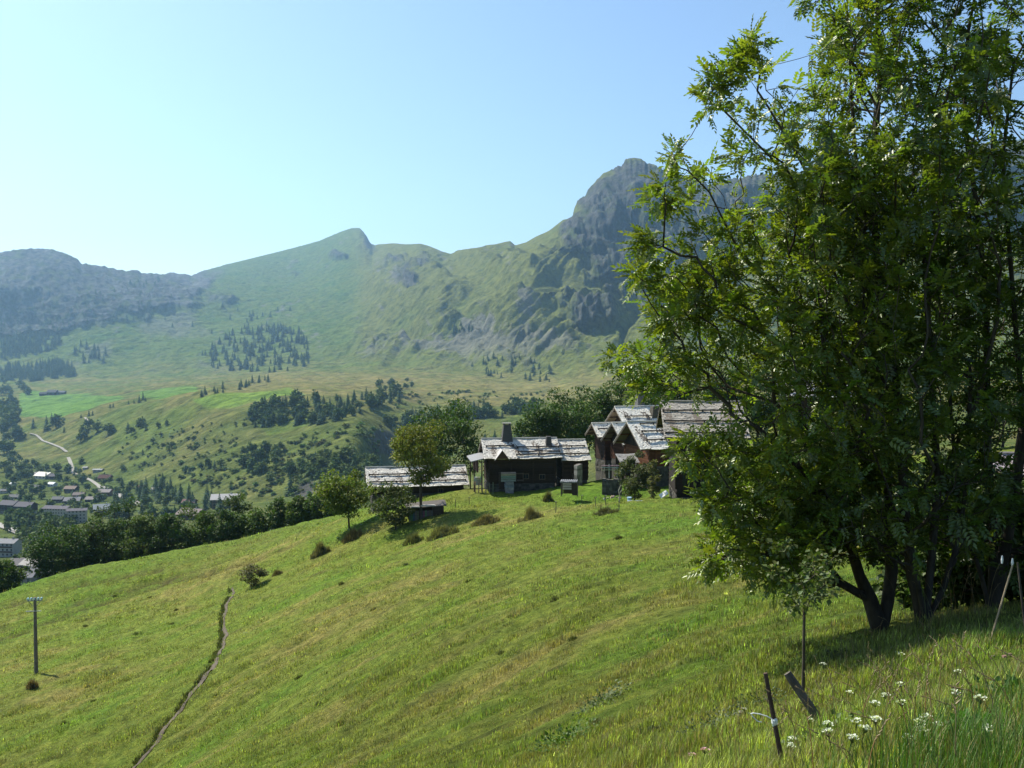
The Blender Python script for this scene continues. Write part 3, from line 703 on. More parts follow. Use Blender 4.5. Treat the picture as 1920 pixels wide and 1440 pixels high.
def log_wall(mb, x0, x1, y0, y1, z0, z1, col, colfn=None, logh=.26, zg=None, gx=True):
    """a solid core with courses of squared logs standing proud of it and crossing at the corners"""
    mb.box(x0+.05, x1-.05, y0+.05, y1-.05, z0, z1, tuple(c*.7 for c in col))
    z = z0; k = 0
    while z < z1-.05:
        h = min(logh, z1-z); s = rnd.uniform(.7, 1.3); c = tuple(q*s for q in col); p = rnd.uniform(0, .025); e = .14 if k % 2 else .05
        mb.box(x0-e, x1+e, y0-p, y0+.06, z+.02, z+h-.012, c); mb.box(x0-e, x1+e, y1-.06, y1+p, z+.02, z+h-.012, c)
        e2 = .05 if k % 2 else .14
        mb.box(x0-p-.004, x0+.06, y0-e2, y1+e2, z+.018, z+h-.02, c); mb.box(x1-.06, x1+p+.004, y0-e2, y1+e2, z+.018, z+h-.02, c)
        z += h; k += 1
def gable_fill(mb, x, y0, y1, z0, ym, zr, col, t=.05):
    """vertical boards in the triangle of a gable"""
    n = max(4, int((y1-y0)/.24))
    for i in range(n):
        a = y0+(y1-y0)*i/n; b = y0+(y1-y0)*(i+1)/n-.015
        f = lambda y: z0+(zr-z0)*(1-abs(y-ym)/((y1-y0)/2+1e-6))
        s = rnd.uniform(.65, 1.35); c = tuple(q*s for q in col); p = rnd.uniform(0, .02)
        za, zb = max(z0, f(a)), max(z0, f(b))
        if a < ym < b: za = zb = max(za, zb)
        mb.hexa([Vector(v) for v in ((x-t-p, a, z0-.05), (x+t, a, z0-.05), (x-t-p, b, z0-.05), (x+t, b, z0-.05), (x-t-p, a, za), (x+t, a, za), (x-t-p, b, zb), (x+t, b, zb))], c)
def barn(label, ridge, eave_py, Y, th, L, pitch, wall_h, rc=(.42, .41, .39), wc=DARKWOOD, ov=.75, ovx=.7, base_h=.9, gpos=((.28, .02, .98), (.62, .02, .98)), back=None, lower=0, group='wooden barns of the hamlet', name='wooden_barn', front_col=None, nowin=False, openings=()):
    """ridge = pixel of the ridge's left end; the eave's depth follows from its pixel height and the pitch"""
    rp = P(ridge[0], ridge[1], Y); tp = math.tan(R(pitch))
    k = (eave_py-640)/FPX; c = math.cos(R(th))
    r = (k*Y+rp.z)/(tp+k*c)      # run of the front slope
    h = r*tp
    t = empty(name, (rp.x, rp.y, rp.z-h-wall_h), R(th), label, 'barn', group)
    zr = wall_h+h; ze = wall_h; rb = back or r
    rf = MB(); shingle_slope(rf, 0, L, -r, ze, 0, zr, rc); shingle_slope(rf, 0, L, rb, zr-rb*tp, 0, zr, rc, .3, .4)
    rf.tube([(0, 0, zr+.06), (L, 0, zr+.05)], .09, 6, tuple(q*.8 for q in rc))
    roof = rf.build('roof', M_SHINGLE, t)
    run = math.hypot(r, h); guards(L, run, gpos, 0, -r, ze, r/run, h/run, roof)
    for x in (.03, L-.09):     # barge boards
        b = MB(); q = .02
        for sg, rr_ in ((-1, r), (1, rb)):
            b.hexa([Vector(v) for v in ((x-.02, sg*rr_, zr-rr_*tp-.26), (x+.05, sg*rr_, zr-rr_*tp-.26), (x-.02, 0, zr-.26), (x+.05, 0, zr-.26), (x-.02, sg*rr_, zr-rr_*tp-.02), (x+.05, sg*rr_, zr-rr_*tp-.02), (x-.02, 0, zr-.02), (x+.05, 0, zr-.02))], (.13, .11, .09))
        b.build('barge_board', M_WOOD, roof)
    wf = -r+ov; wb_ = rb-ov; x0, x1 = ovx, L-ovx; ztop = zr-(r-ov)*tp-.12
    w_ = MB(); log_wall(w_, x0, x1, wf, wb_, base_h, ztop, wc)
    gable_fill(w_, x0, wf, wb_, ztop, 0, zr-.14, wc); gable_fill(w_, x1, wf, wb_, ztop, 0, zr-.14, wc)
    # posts under the eave
    for i in range(4):
        x = x0+(x1-x0)*i/3; w_.box(x-.08, x+.08, wf-.09, wf+.07, base_h, ztop+.02, tuple(q*1.2 for q in wc))
    for i in range(6):     # purlin ends
        yy = wf+(wb_-wf)*i/5; zz = zr-abs(yy)*tp-.28; w_.box(.1, L-.1, yy-.07, yy+.07, zz, zz+.13, tuple(q*.9 for q in wc))
    wall = w_.build('wall', M_WOOD, t)
    sb = MB(); sb.box(x0+.02, x1-.02, wf+.02, wb_-.02, -2.2-lower, base_h-.003, STONEC)
    z = -.6
    while z < base_h-.1:       # field stones, proud of the core
        x = x0
        while x < x1-.1:
            w2 = rnd.uniform(.25, .6); xe = min(x+w2, x1); sh = rnd.uniform(.6, 1.35); cc = tuple(q*sh for q in STONEC)
            sb.box(x+.015, xe-.015, wf-rnd.uniform(.0, .06), wf+.1, z+.015, min(z+.28, base_h)-.01, cc); x = xe
        y = wf
        while y < wb_-.1:
            w2 = rnd.uniform(.25, .6); ye_ = min(y+w2, wb_); sh = rnd.uniform(.6, 1.35); cc = tuple(q*sh for q in STONEC)
            sb.box(x0-rnd.uniform(0, .06), x0+.1, y+.015, ye_-.015, z+.015, min(z+.28, base_h)-.01, cc); y = ye_
        z += .28
    sb.build('stone_base', M_STONE, t)
    for (kind, fx, z0, ww, hh) in openings:
        x = x0+(x1-x0)*fx; m = MB()
        if kind == 'door':
            for k_ in range(5): m.box(x-ww/2+ww*k_/5+.005, x-ww/2+ww*(k_+1)/5-.005, wf-.065, wf-.028, z0, z0+hh, tuple(q*rnd.uniform(.8, 1.3)*1.3 for q in wc))
            d = m.build('door', M_WOOD, t); f = MB()
            f.box(x-ww/2-.1, x-ww/2, wf-.10, wf-.02, z0, z0+hh+.1, (.10, .07, .05)); f.box(x+ww/2, x+ww/2+.1, wf-.10, wf-.02, z0, z0+hh+.1, (.10, .07, .05)); f.box(x-ww/2, x+ww/2, wf-.10, wf-.02, z0+hh+.002, z0+hh+.1, (.10, .07, .05))
            f.build('door_frame', M_WOOD, d)
        else:
            m.box(x-ww/2, x+ww/2, wf-.05, wf-.03, z0, z0+hh, (.01, .012, .015)); d = m.build('window', M_PAINT, t); f = MB()
            for a, b, c_, e_ in ((x-ww/2-.07, x-ww/2, z0-.07, z0+hh+.07), (x+ww/2, x+ww/2+.07, z0-.07, z0+hh+.07), (x-ww/2, x+ww/2, z0-.07, z0-.001), (x-ww/2, x+ww/2, z0+hh+.001, z0+hh+.07)):
                f.box(a, b, wf-.09, wf-.02, c_, e_, (.16, .12, .08))
            f.box(x-.02, x+.02, wf-.07, wf-.051, z0, z0+hh, (.16, .12, .08)); f.build('frame', M_WOOD, d)
    t['_r'] = r; t['_zr'] = zr; t['_wf'] = wf; t['_tp'] = tp
    return t

# -- the low barn at the left
b1 = barn('long low dark barn with a pale shingle roof, farthest left, partly behind leafy trees', (685, 877), 915, 122, 11, 12.3, 29, 1.9, rc=(.66, .62, .54), lower=1.5, openings=(('door', .38, .2, 1.2, 1.6), ('window', .75, .95, .5, .45)), gpos=((.22, .03, .55), (.22, .57, .97), (.60, .03, .98)))
# -- the middle barn: a long roof in two parts with two wooden chimneys
b2 = barn('dark barn with a tall capped wooden chimney on its ridge and a plank balcony', (902, 823), 861, 121, 8, 9.3, 30, 4.0, rc=(.66, .62, .54), base_h=.9, openings=(('door', .22, .3, 1.1, 1.9), ('window', .55, 1.5, .6, .5), ('window', .8, 1.4, .6, .5)), gpos=((.30, .45, .99), (.60, .05, .40), (.52, .45, .99), (.16, .42, .99)))
r2, zr2 = b2['_r'], b2['_zr']
chimney(b2, 3.15, .1, zr2-.5, 2.2, 1.35, .85)
m = MB()     # small gable over the porch, facing the meadow
gx_, gw, gh = 2.1, .75, .95; zt = 4.0
m.add([(gx_-gw, -r2-.25, zt), (gx_+gw, -r2-.25, zt), (gx_, -r2-.25, zt+gh)], [(0, 1, 2)], (.10, .055, .035))
b2g = m.build('porch_gable', M_WOOD, b2); m = MB()
for s in (-1, 1):
    m.add([(gx_+s*(gw+.12), -r2-.34, zt-.12), (gx_, -r2-.34, zt+gh+.08), (gx_, -.6, zt+gh+.08), (gx_+s*(gw+.12), -1.9, zt-.12),
           (gx_+s*(gw+.12), -r2-.34, zt-.19), (gx_, -r2-.34, zt+gh+.01), (gx_, -.6, zt+gh+.01), (gx_+s*(gw+.12), -1.9, zt-.19)],
          [(0, 1, 2, 3), (4, 7, 6, 5), (0, 4, 5, 1), (1, 5, 6, 2), (2, 6, 7, 3), (3, 7, 4, 0)], (.48, .46, .44))
m.build('porch_roof', M_SHINGLE, b2g)
m = MB()     # lean-to at the left gable with its flat grey roof
m.add([(-1.5, -2.9, 3.65), (.7, -2.9, 4.15), (.7, 2.6, 4.2), (-1.5, 2.6, 3.7), (-1.5, -2.9, 3.55), (.7, -2.9, 4.05), (.7, 2.6, 4.1), (-1.5, 2.6, 3.6)], [(0, 1, 2, 3), (4, 7, 6, 5), (0, 4, 5, 1), (1, 5, 6, 2), (2, 6, 7, 3), (3, 7, 4, 0)], (.24, .24, .24))
lt = m.build('lean_to_roof', M_SHINGLE, b2); m = MB()
for x, y in ((-1.1, -2.6), (-.2, -2.7), (-1.1, 2.2)): m.box(x-.07, x+.07, y-.07, y+.07, -1.0, 3.7+x*.05, (.07, .05, .035))
m.box(-.75, -.6, -2.6, 2.2, 2.3, 3.6, (.10, .045, .03)); m.build('lean_to_post', M_WOOD, b2)
# the plank crate on its stone pier, and stone steps
m = MB()
for k in range(5): m.box(1.9, 3.65, -r2-.62, -r2-.56, 1.35+k*.23, 1.54+k*.23, tuple(q*rnd.uniform(.75, 1.2) for q in (.30, .28, .26)))
for k in range(5): m.box(3.66, 3.72, -r2-.56, -r2+.3, 1.3+k*.22, 1.46+k*.22, (.20, .15, .11))
m.box(3.9, 4.6, -r2-.3, -r2+.3, 1.35, 1.42, (.16, .12, .09)); m.box(4.55, 4.62, -r2-.3, -r2-.2, 1.3, 2.3, (.14, .1, .07)); m.box(3.73, 4.54, -r2-.28, -r2-.22, 2.15, 2.25, (.14, .1, .07))
m.build('balcony', M_WOOD, b2); m = MB()
for k in range(6):
    m.box(2.45+rnd.uniform(-.05, .05), 3.45+rnd.uniform(-.05, .05), -r2-.5+rnd.uniform(-.05, .05), -r2+.5, -.75+k*.34, -.43+k*.34, tuple(q*rnd.uniform(.8, 1.3) for q in (.27, .26, .24)))
m.build('stone_pier', M_STONE, b2)
c2 = P(1049, 825, 122.4)
b3 = barn('recessed dark barn joined to the right end of the chimney barn', (1043, 825), 864, 122.5, 8, 3.6, 31, 3.4, rc=(.66, .62, .53), openings=(('window', .5, 1.3, .5, .4),), gpos=((.28, .02, .98), (.66, .02, .9)), ovx=.3)
chimney(b3, -1.2, -1.3, b3['_zr']-1.3, 1.9, .85, .55, False)
# -- the cluster of gabled barns
GOLD = (.78, .74, .64)
g0 = barn('tall gabled barn at the back of the cluster, rising above the others', (1152, 763), 806, 128, 18, 7.2, 35, 5.0, rc=GOLD, wc=(.045, .03, .02), gpos=((.55, .1, .98), (.30, .15, .98)), ovx=1.3)
chimney(g0, 4.1, 1.2, g0['_zr']-1.2, 3.2, 1.15, .75, False, (.13, .13, .125)); chimney(g0, 5.0, -1.4, g0['_zr']-1.6, 1.7, 1.3, .8, False, (.10, .09, .07))
g1 = barn('small gabled barn, leftmost of the cluster, with its brown boarded gable in shade', (1109, 794), 820, 126, 20, 5.4, 38, 3.9, rc=GOLD, wc=(.050, .027, .019), gpos=((.55, .1, .98),), ov=.5, ovx=1.25, group='gabled barns of the hamlet')
g2 = barn('gabled barn squeezed between two others, with reddish log walls below', (1147, 793), 834, 120, 22, 6.0, 39, 2.5, rc=GOLD, wc=(.085, .036, .021), gpos=(), ov=.5, ovx=1.25, base_h=.3, group='gabled barns of the hamlet')
g3 = barn('gabled barn with orange log walls, right in front of the tall one', (1175, 791), 843, 112, 17, 4.9, 35, 2.5, rc=(.80, .76, .66), wc=(.15, .060, .028), gpos=((.30, .25, .98), (.62, .25, .98), (.90, .3, .95)), ov=.55, ovx=1.25, base_h=.5, group='gabled barns of the hamlet')
# boards over the gables' fronts, the roof overhang's shade put into their dark colour
for g_, hh in ((g2, 1.0), (g3, 1.2)):
    m = MB(); r_ = g_['_r']; wf = g_['_wf']; zr_ = g_['_zr']
    gable_fill(m, 1.25 - .09, wf, -wf, zr_-(-wf)*g_['_tp']-.4, 0, zr_-.16, (.035, .024, .018)); m.build('gable_shade_boards', M_WOOD, g_)
# porch roof in front of the middle gable
q = P(1158, 862, 110.5)
t = empty('porch', (q.x, q.y, q.z-2.2), R(12), 'small porch with a single-pitch shingle roof before the gabled barns', 'porch')
m = MB(); shingle_slope(m, 0, 2.2, -1.0, 2.0, .8, 2.75, (.33, .32, .31), sag=0); m.build('roof', M_SHINGLE, t); m = MB()
for x in (.1, 2.0): m.box(x-.06, x+.06, -.85, -.73, -.6, 2.02, (.08, .06, .04)); m.build('post', M_WOOD, t); m = MB()
m = MB(); m.box(0, 2.2, .7, .85, -.6, 2.5, (.05, .035, .025)); m.build('wall', M_WOOD, t)
# -- the big barn at the right, half behind the ash
b4 = barn('largest barn of the hamlet with a grey weathered roof, half hidden behind the ash tree', (1238, 753), 820, 98, -4, 7.8, 29, 6.0, rc=(.38, .345, .29), wc=(.020, .015, .011), base_h=.3, ovx=1.3, gpos=((.10, .02, .98), (.42, .02, .98), (.72, .02, .98)), openings=(('door', .12, 1.05, 1.6, 2.2), ('window', .3, 3.2, .8, .7), ('window', .5, 1.6, .8, .7)))  # wall colour darkened to stand in for shade on the left gable
b5 = barn('barn roof glimpsed through the middle of the ash tree', (1455, 716), 744, 118, -6, 8, 28, 3, rc=(.42, .41, .42), wc=DARKWOOD, gpos=((.3, .02, .98), (.62, .02, .98)))
b6 = barn('barn seen only in gaps at the right edge behind the ash trees', (1850, 850), 905, 70, -8, 8, 28, 3, rc=(.42, .36, .36), wc=(.12, .07, .045), gpos=((.3, .02, .98),))
for o in (b1, b2, b3, g0, g1, g2, g3, b4, b5, b6):
    for k in ('_r', '_zr', '_wf', '_tp'): del o[k]
# stone wall, rails, little shed things
def rails(name, label, pts, hgt, nrail=2, cat='fence', col=(.24, .22, .20), posts=4, w_=.09, group=None):
    a, b = pts; t = empty(name, a, 0, label, cat, group); d = Vector(b)-Vector(a)
    for i in range(posts):
        m = MB(); p = d*(i/(posts-1)); h = hgt*rnd.uniform(.9, 1.15); m.tube([(p.x, p.y, p.z-.5), (p.x+rnd.uniform(-.04, .04), p.y, p.z+h)], w_*.7, 6, tuple(c*rnd.uniform(.6, 1.1) for c in col)); m.build('post', M_WOOD, t)
    for k in range(nrail):
        m = MB(); z = hgt*(.45+.45*k/max(1, nrail-1)); n = 6
        m.tube([(d.x*i/n, d.y*i/n-.06, d.z*i/n+z+rnd.uniform(-.04, .04)) for i in range(n+1)], w_*.55, 5, tuple(c*rnd.uniform(.9, 1.3) for c in col)); m.build('rail', M_WOOD, t)
    return t
rails('wooden_railing', 'weathered pole railing before the gabled barns', (P(1128, 888, 108), P(1172, 888, 107)), .95, 3, col=(.34, .31, .28))
def block_wall(name, label, a, b, h, th, cat='wall', col=STONEC):
    a, b = Vector(a), Vector(b); L = (b-a).length; t = MB(); ang = math.atan2(b.y-a.y, b.x-a.x); z = -.8
    while z < h:
        x = 0; hh = rnd.uniform(.18, .3)
        while x < L:
            w_ = rnd.uniform(.22, .55); e = rnd.uniform(0, .05); s = rnd.uniform(.6, 1.35)
            t.box(x+.01, min(x+w_, L)-.01, -th/2-e, th/2+e, z+.01, min(z+hh, h+rnd.uniform(-.06, .06)), tuple(c*s for c in col)); x += w_
        z += hh
    o = t.build(name, M_STONE); o.location = a; o.rotation_euler = (0, -math.asin((b.z-a.z)/L)*0, ang); return tag(o, label, cat)
block_wall('stone_wall', 'low grey dry stone wall under the pole railing', P(1130, 916, 108.3), P(1165, 918, 107.3), 1.1, .4)
block_wall('stone_wall', 'rough pale stone wall stub between the two groups of barns', P(1079, 905, 117), P(1089, 903, 117.5), 2.1, .5, col=(.30, .27, .24))
# well-like stone base with a roof of poles: the covered trough on the lawn
g = P(1066, 918, 104); t = empty('covered_trough', g, R(-8), 'small plank trough under a lid of round poles, standing on the lawn', 'trough')
m = MB()
for k in range(9): m.tube([(-.75+k*.2, -.7, .86+rnd.uniform(-.02, .02)), (-.75+k*.2, .7, .9)], .09, 6, (.24, .25, .26)); 
m.build('lid', M_WOOD, t); m = MB()
for k in range(3): m.box(-.55, .35, -.62, -.57, .1+k*.24, .28+k*.24, (.42, .38, .34))
m.box(.42, .95, -.6, .6, -.5, .80, (.05, .04, .03)); m.box(-.6, .42, .5, .56, -.5, .78, (.08, .06, .04)); m.build('box', M_WOOD, t); m = MB()
for x, y in ((-.7, -.6), (-.7, .6), (.98, -.62)): m.box(x-.05, x+.05, y-.05, y+.05, -.6, .84, (.12, .10, .08))
m.build('post', M_WOOD, t)
# pickets left of the middle barn
g = P(899, 926, 117.2); t = empty('picket_fence', g, R(5), 'row of thin upright pickets at the left corner of the chimney barn', 'fence')
for k in range(6):
    m = MB(); x = -.5+k*.42; h = rnd.uniform(1.0, 1.35); m.box(x-.05, x+.05, -.03, .03, -.5, h, tuple(c*rnd.uniform(.8, 1.3) for c in (.20, .17, .13))); m.build('picket', M_WOOD, t)
m = MB(); m.box(-.6, 1.75, .031, .07, .55, .64, (.12, .1, .08)); m.build('rail', M_WOOD, t)
# wood pile, white-edged, at the gable corner of that barn
g = P(895, 905, 117.6); t = MB()
for r_ in range(6):
    for k in range(5): t.tube([(-.35+k*.16+rnd.uniform(-.02, .02), -.3, r_*.16-.4), (-.35+k*.16, .3, r_*.16-.4)], .075, 7, tuple(c*rnd.uniform(.7, 1.4) for c in (.36, .33, .30)))
o = t.build('log_pile', M_WOOD); o.location = g+Vector((.1, 0, .2)); tag(o, 'small pile of pale split logs under the lean-to of the chimney barn', 'log pile')
# shed with a sloped lid below the low barn
g = P(800, 972, 109); t = empty('garden_shed', g, R(10), 'low plank shed with pale boards stacked on its roof, below the leftmost barn', 'shed')
m = MB()
for k in range(12): m.box(-2.0+k*.22, -2.0+k*.22+.2, -.75, -.70, -.7, 1.0+rnd.uniform(-.05, .05), tuple(c*rnd.uniform(.6, 1.5) for c in (.13, .13, .13)))
m.box(.65, 1.8, -.8, .8, -.9, 1.35, (.07, .05, .035)); m.box(-2.0, .65, .6, .7, -.9, 1.2, (.06, .045, .03)); m.build('wall', M_WOOD, t); m = MB()
m.add([(-2.3, -.6, 1.25), (2.1, -.9, 1.55), (2.1, .9, 1.9), (-2.3, .9, 1.6), (-2.3, -.6, 1.17), (2.1, -.9, 1.47), (2.1, .9, 1.82), (-2.3, .9, 1.52)], [(0, 1, 2, 3), (4, 7, 6, 5), (0, 4, 5, 1), (1, 5, 6, 2), (2, 6, 7, 3), (3, 7, 4, 0)], (.10, .085, .07))
m.build('roof', M_SHINGLE, t)
for i, (x, z, l) in enumerate(((-1.7, 1.42, 1.0), (-.6, 1.55, 1.6))):
    o = MB(); o.box(0, l, -.5, -.1, 0, .07, (.62, .60, .56)); o.box(.05, l-.1, -.45, -.15, .075, .13, (.55, .52, .48)); q = o.build('board_stack', M_PAINT); q.location = g+Vector((x, -.7, z-.05)); q.rotation_euler = (0, 0, R(10)); tag(q, ('short pale boards lying at the left on the low shed roof', 'longer pale boards lying at the right on the low shed roof')[i], 'boards')
# bench with a blue tub, stone heap, boards at the big barn
g = P(1196, 948, 96); t = empty('garden_table', g, R(-3), 'low garden table with a pale blue top before the climbing plants', 'table'); m = MB()
m.box(-1.0, 1.0, -.35, .35, .38, .44, (.30, .36, .46)); m.build('table_top', M_PAINT, t)
for x in (-.85, .85):
    for y in (-.28, .28): m = MB(); m.box(x-.035, x+.035, y-.035, y+.035, -.3, .378, (.25, .24, .22)); m.build('leg', M_WOOD, t)
o = MB(); o.tube([(0, 0, 0), (0, 0, .26), (0, 0, .30)], [.17, .22, .23], 12, (.42, .60, .75)); q = o.build('tub', M_PAINT); q.location = P(1180, 938, 95.6); tag(q, 'pale blue tub at the left end of the garden table', 'tub')
for i, (px, py, sx, sz, ang, c, lb) in enumerate(((1247, 930, .42, .5, .6, (.75, .73, .68), 'white board leaning by the corner of the big barn'), (1240, 941, .85, .10, -.25, (.52, .40, .26), 'tan plank lying below the white board'))):
    o = MB(); o.box(-sx, sx, -.05, .05, 0, sz, c); o.box(-sx, sx, -.055, -.051, sz*.4, sz*.5, tuple(k*.6 for k in c)); q = o.build('plank', M_PAINT); q.location = P(px, py, 94.2); q.rotation_euler = (R(-50) if i == 0 else 0, -ang, 0); tag(q, lb, 'plank')
def stones(name, label, at_, n, s, col=(.34, .33, .30)):
    mb = MB()
    for _ in range(n):
        c = Vector((rnd.gauss(0, s*2), rnd.gauss(0, s), rnd.uniform(-.05, s*.8))); r_ = s*rnd.uniform(.35, .8); vs = []
        for k in range(8):
            v = Vector(((k & 1)*2-1, ((k >> 1) & 1)*2-1, ((k >> 2) & 1)*2-1)); vs.append(c+Vector((v.x*r_*rnd.uniform(.5, 1), v.y*r_*rnd.uniform(.5, 1), v.z*r_*rnd.uniform(.4, .7))))
        mb.hexa(vs, tuple(q*rnd.uniform(.7, 1.3) for q in col))
    o = mb.build(name, M_STONE); o.location = at_; return tag(o, label, 'stones')
stones('stone_heap', 'heap of pale stones at the foot of the climbing shrub', P(1258, 940, 93.5), 14, .22)
stones('stone_heap', 'few pale stones lying below the dry stone wall', P(1148, 935, 104), 8, .25)
# thin fence stakes on the lawn edge and dead stem
for px, py in ((1092, 948), (1117, 952), (1136, 955), (1161, 962), (1042, 961), (810, 956), (880, 946), (854, 952)):
    g = G(px, py); o = MB(); h = rnd.uniform(.8, 1.2); o.tube([(0, 0, -.2), (rnd.uniform(-.1, .1), 0, h)], .035, 5, (.12, .11, .09)); o.tube([(rnd.uniform(-.02, .02), 0, h*.95), (0, -.03, h+.03)], .05, 5, (.2, .2, .18)); q = o.build('fence_stake', M_WOOD); q.location = g
    tag(q, 'thin wooden fence stake on the lawn edge below the barns', 'stake', 'fence stakes below the barns')
g = G(1161, 946); o = MB(); o.tube([(0, 0, 0), (.05, 0, .6), (-.05, 0, 1.1), (.15, 0, 1.6)], [.07, .06, .05, .03], 6, (.38, .34, .26)); o.tube([(0, 0, .7), (.3, 0, 1.3)], [.04, .02], 5, (.38, .34, .26)); q = o.build('dead_stem', M_BARK); q.location = g; tag(q, 'bare bleached tree stem standing left of the climbing shrub', 'dead stem')

# ================================================================== the utility pole at the left
g = G(68, 1266); t = empty('utility_pole', g, R(10), 'slender wooden utility pole with glass insulators, alone on the meadow at the left', 'utility pole')
m = MB(); m.tube([(0, 0, -1), (0, 0, 3), (.02, 0, 6.75)], [.17, .15, .12], 10, (.16, .14, .13)); m.build('pole', M_BARK, t)
m = MB(); m.box(-.62, .62, -.10, -.02, 6.45, 6.53, (.22, .26, .26)); m.box(-.62, .62, .03, .11, 6.45, 6.53, (.22, .26, .26)); m.tube([(-.5, -.06, 6.45), (-.14, -.13, 6.0)], .025, 5, (.2, .2, .2)); m.tube([(.5, -.06, 6.45), (.14, -.13, 6.0)], .025, 5, (.2, .2, .2)); m.build('crossarm', M_METAL, t)
m = MB(); m.box(-.7, .55, -.19, -.13, 5.55, 5.62, (.42, .42, .40)); m.build('lower_crossarm', M_METAL, t)
for x in (-.55, -.28, 0, .28, .55):
    for y in (-.06, .07):
        m = MB(); m.tube([(x, y, 6.53), (x, y, 6.60), (x, y, 6.66), (x, y, 6.74)], [.03, .09, .10, .05], 8, (.42, .62, .62)); m.build('insulator', M_METAL, t)
# ------------------------------------------------------------------ grass
def blades(pos, h, wdt, col, nb, spread=.05, lean=.5, seg2=True):
    """tufts of bent blades; pos n x 3, h n, wdt n, col n x 3"""
    n = len(pos); k = np.repeat(np.arange(n), nb); m = len(k)
    a = rng.uniform(0, 2*math.pi, m); o = rng.normal(size=(m, 2))*np.repeat(np.full(n, spread) if np.isscalar(spread) else spread, nb)[:, None]
    b = pos[k]+np.c_[o, np.zeros(m)]; b[:, 2] = b[:, 2]-.01
    H = h[k]*rng.uniform(.5, 1.15, m); W = wdt[k]*rng.uniform(.6, 1.2, m)
    d = np.c_[np.cos(a), np.sin(a), np.zeros(m)]; s = np.c_[-np.sin(a), np.cos(a), np.zeros(m)]
    L = (rng.uniform(.1, 1, m)*lean*H)[:, None]; z = np.array((0, 0, 1.0))
    v0 = b-s*W[:, None]/2; v1 = b+s*W[:, None]/2
    mid = b+d*L*.35+z*(H*.6)[:, None]; v2 = mid+s*W[:, None]*.38; v3 = mid-s*W[:, None]*.38
    tip = b+d*L+z*H[:, None]
    V = np.stack([v0, v1, v2, v3, tip], 1).reshape(-1, 3); q = (np.arange(m)*5)[:, None]
    F = np.concatenate([q+[0, 1, 2], q+[0, 2, 3], q+[3, 2, 4]], 0)
    c = col[k]*rng.uniform(.75, 1.3, (m, 1)); cc = np.repeat(c, 5, 0)
    return V, F, cc
def grass(name, label, n, box, y0, y1, hfun, nb, wfun, seed=0, sp=1.0, mask=None, colf=None):
    px = rng.uniform(box[0], box[1], n); py = rng.uniform(box[2], box[3], n)
    x, y, z = ray_near(px, py, 2.0, 170); ok = ~np.isnan(y) & (y > y0) & (y < y1)
    if mask is not None: ok &= mask(px, py)
    x, y, z = x[ok], y[ok], z[ok]; x = x+rng.normal(size=len(x))*.02*y*.1
    z = zn(x, y); h = hfun(x, y); pos = np.stack([x, y, z], 1)
    c = meadow_col(x, y) if colf is None else colf(x, y, px[ok], py[ok])
    if colf is None:
        c = c*rng.lognormal(.08, .50, (len(x), 1))*(1+.45*sst(22, 6, y))[:, None]*np.array((1.04, 1, 1)); k = rng.random(len(x)) < .10+.12*sst(20, 7, y)+.16*np.clip(fbm(x/7, y/4, 2, 222)+.2, 0, 1)
        c[k] = np.array((.30, .255, .105))*rng.uniform(.6, 1.25, (k.sum(), 1))
    dt = np.full(len(x), 99.0)
    for t in TRK:
        for a, b in zip(t[:-1], t[1:]):
            s_ = np.clip(((x-a.x)*(b.x-a.x)+(y-a.y)*(b.y-a.y))/((b.x-a.x)**2+(b.y-a.y)**2), 0, 1); dt = np.minimum(dt, np.hypot(x-a.x-s_*(b.x-a.x), y-a.y-s_*(b.y-a.y)))
    kt = dt < .65; h = np.where(kt, h*.3, h); c[kt] = BROWN*.8
    V, F, cc = blades(pos, h, wfun(x, y), c, nb, np.clip(.0035*y, .02, .3)*sp)
    tag(link(name, mesh_np(name, V, F, M_GRASS, cc)), label, kind='stuff'); return len(x)
_l = lambda a, b, x: np.interp(x, a, b)
tallm = lambda x, y: np.clip(.6+1.0*fbm((x*.9+y*.44)/4.5, (-x*.44+y*.9)/1.5, 3, 201), .15, 1.9)
n1 = grass('meadow_grass', 'short green and straw coloured meadow grass', 120000, (-80, 2000, 930, 1500), 10, 160,
      lambda x, y: _l([10, 30, 160], [.10, .15, .26], y)*tallm(x, y), 4, lambda x, y: _l([10, 30, 160], [.009, .020, .085], y))
n2 = grass('bank_grass', 'taller wild grass on the bank below the ash trees', 60000, (700, 2200, 1100, 1800), 1.8, 17,
      lambda x, y: _l([2, 6, 17], [.10, .17, .20], y)*tallm(x, y), 6, lambda x, y: _l([2, 6, 17], [.004, .006, .013], y), sp=1.0)
print('grass', n1, n2)
# ================================================================== trees and shrubs round the meadow
def gp(px, py, Y=None): return G(px, py) if Y is None else P(px, py, Y)
YG = (.098, .125, .022)
place_tree(round_tree_meshes(6.4, 5.9, .30, .24, 7500, (.12, .165, .016), 401, ncl=46, lean=-.05), 'round_tree', G(655, 992), 'round yellow-green tree with a thin leaning trunk, left of the low barn', None)
place_tree(round_tree_meshes(10.2, 6.6, .34, .22, 8500, (.145, .170, .022), 402, ncl=40), 'slender_tree', G(789, 972), 'loose olive-green tree standing in front of the low barn roof', None)
place_tree(round_tree_meshes(4.8, 4.6, .08, .20, 5200, (.060, .085, .018), 403, ncl=34), 'small_tree', G(742, 992), 'dense dark low tree covering the left end of the low barn', None)
place_tree(round_tree_meshes(13, 10.5, .2, .32, 9000, (.045, .088, .014), 404, ncl=50), 'broadleaf_tree', P(835, 935, 138), 'big dark tree behind the low barn, between it and the chimney barn', None)
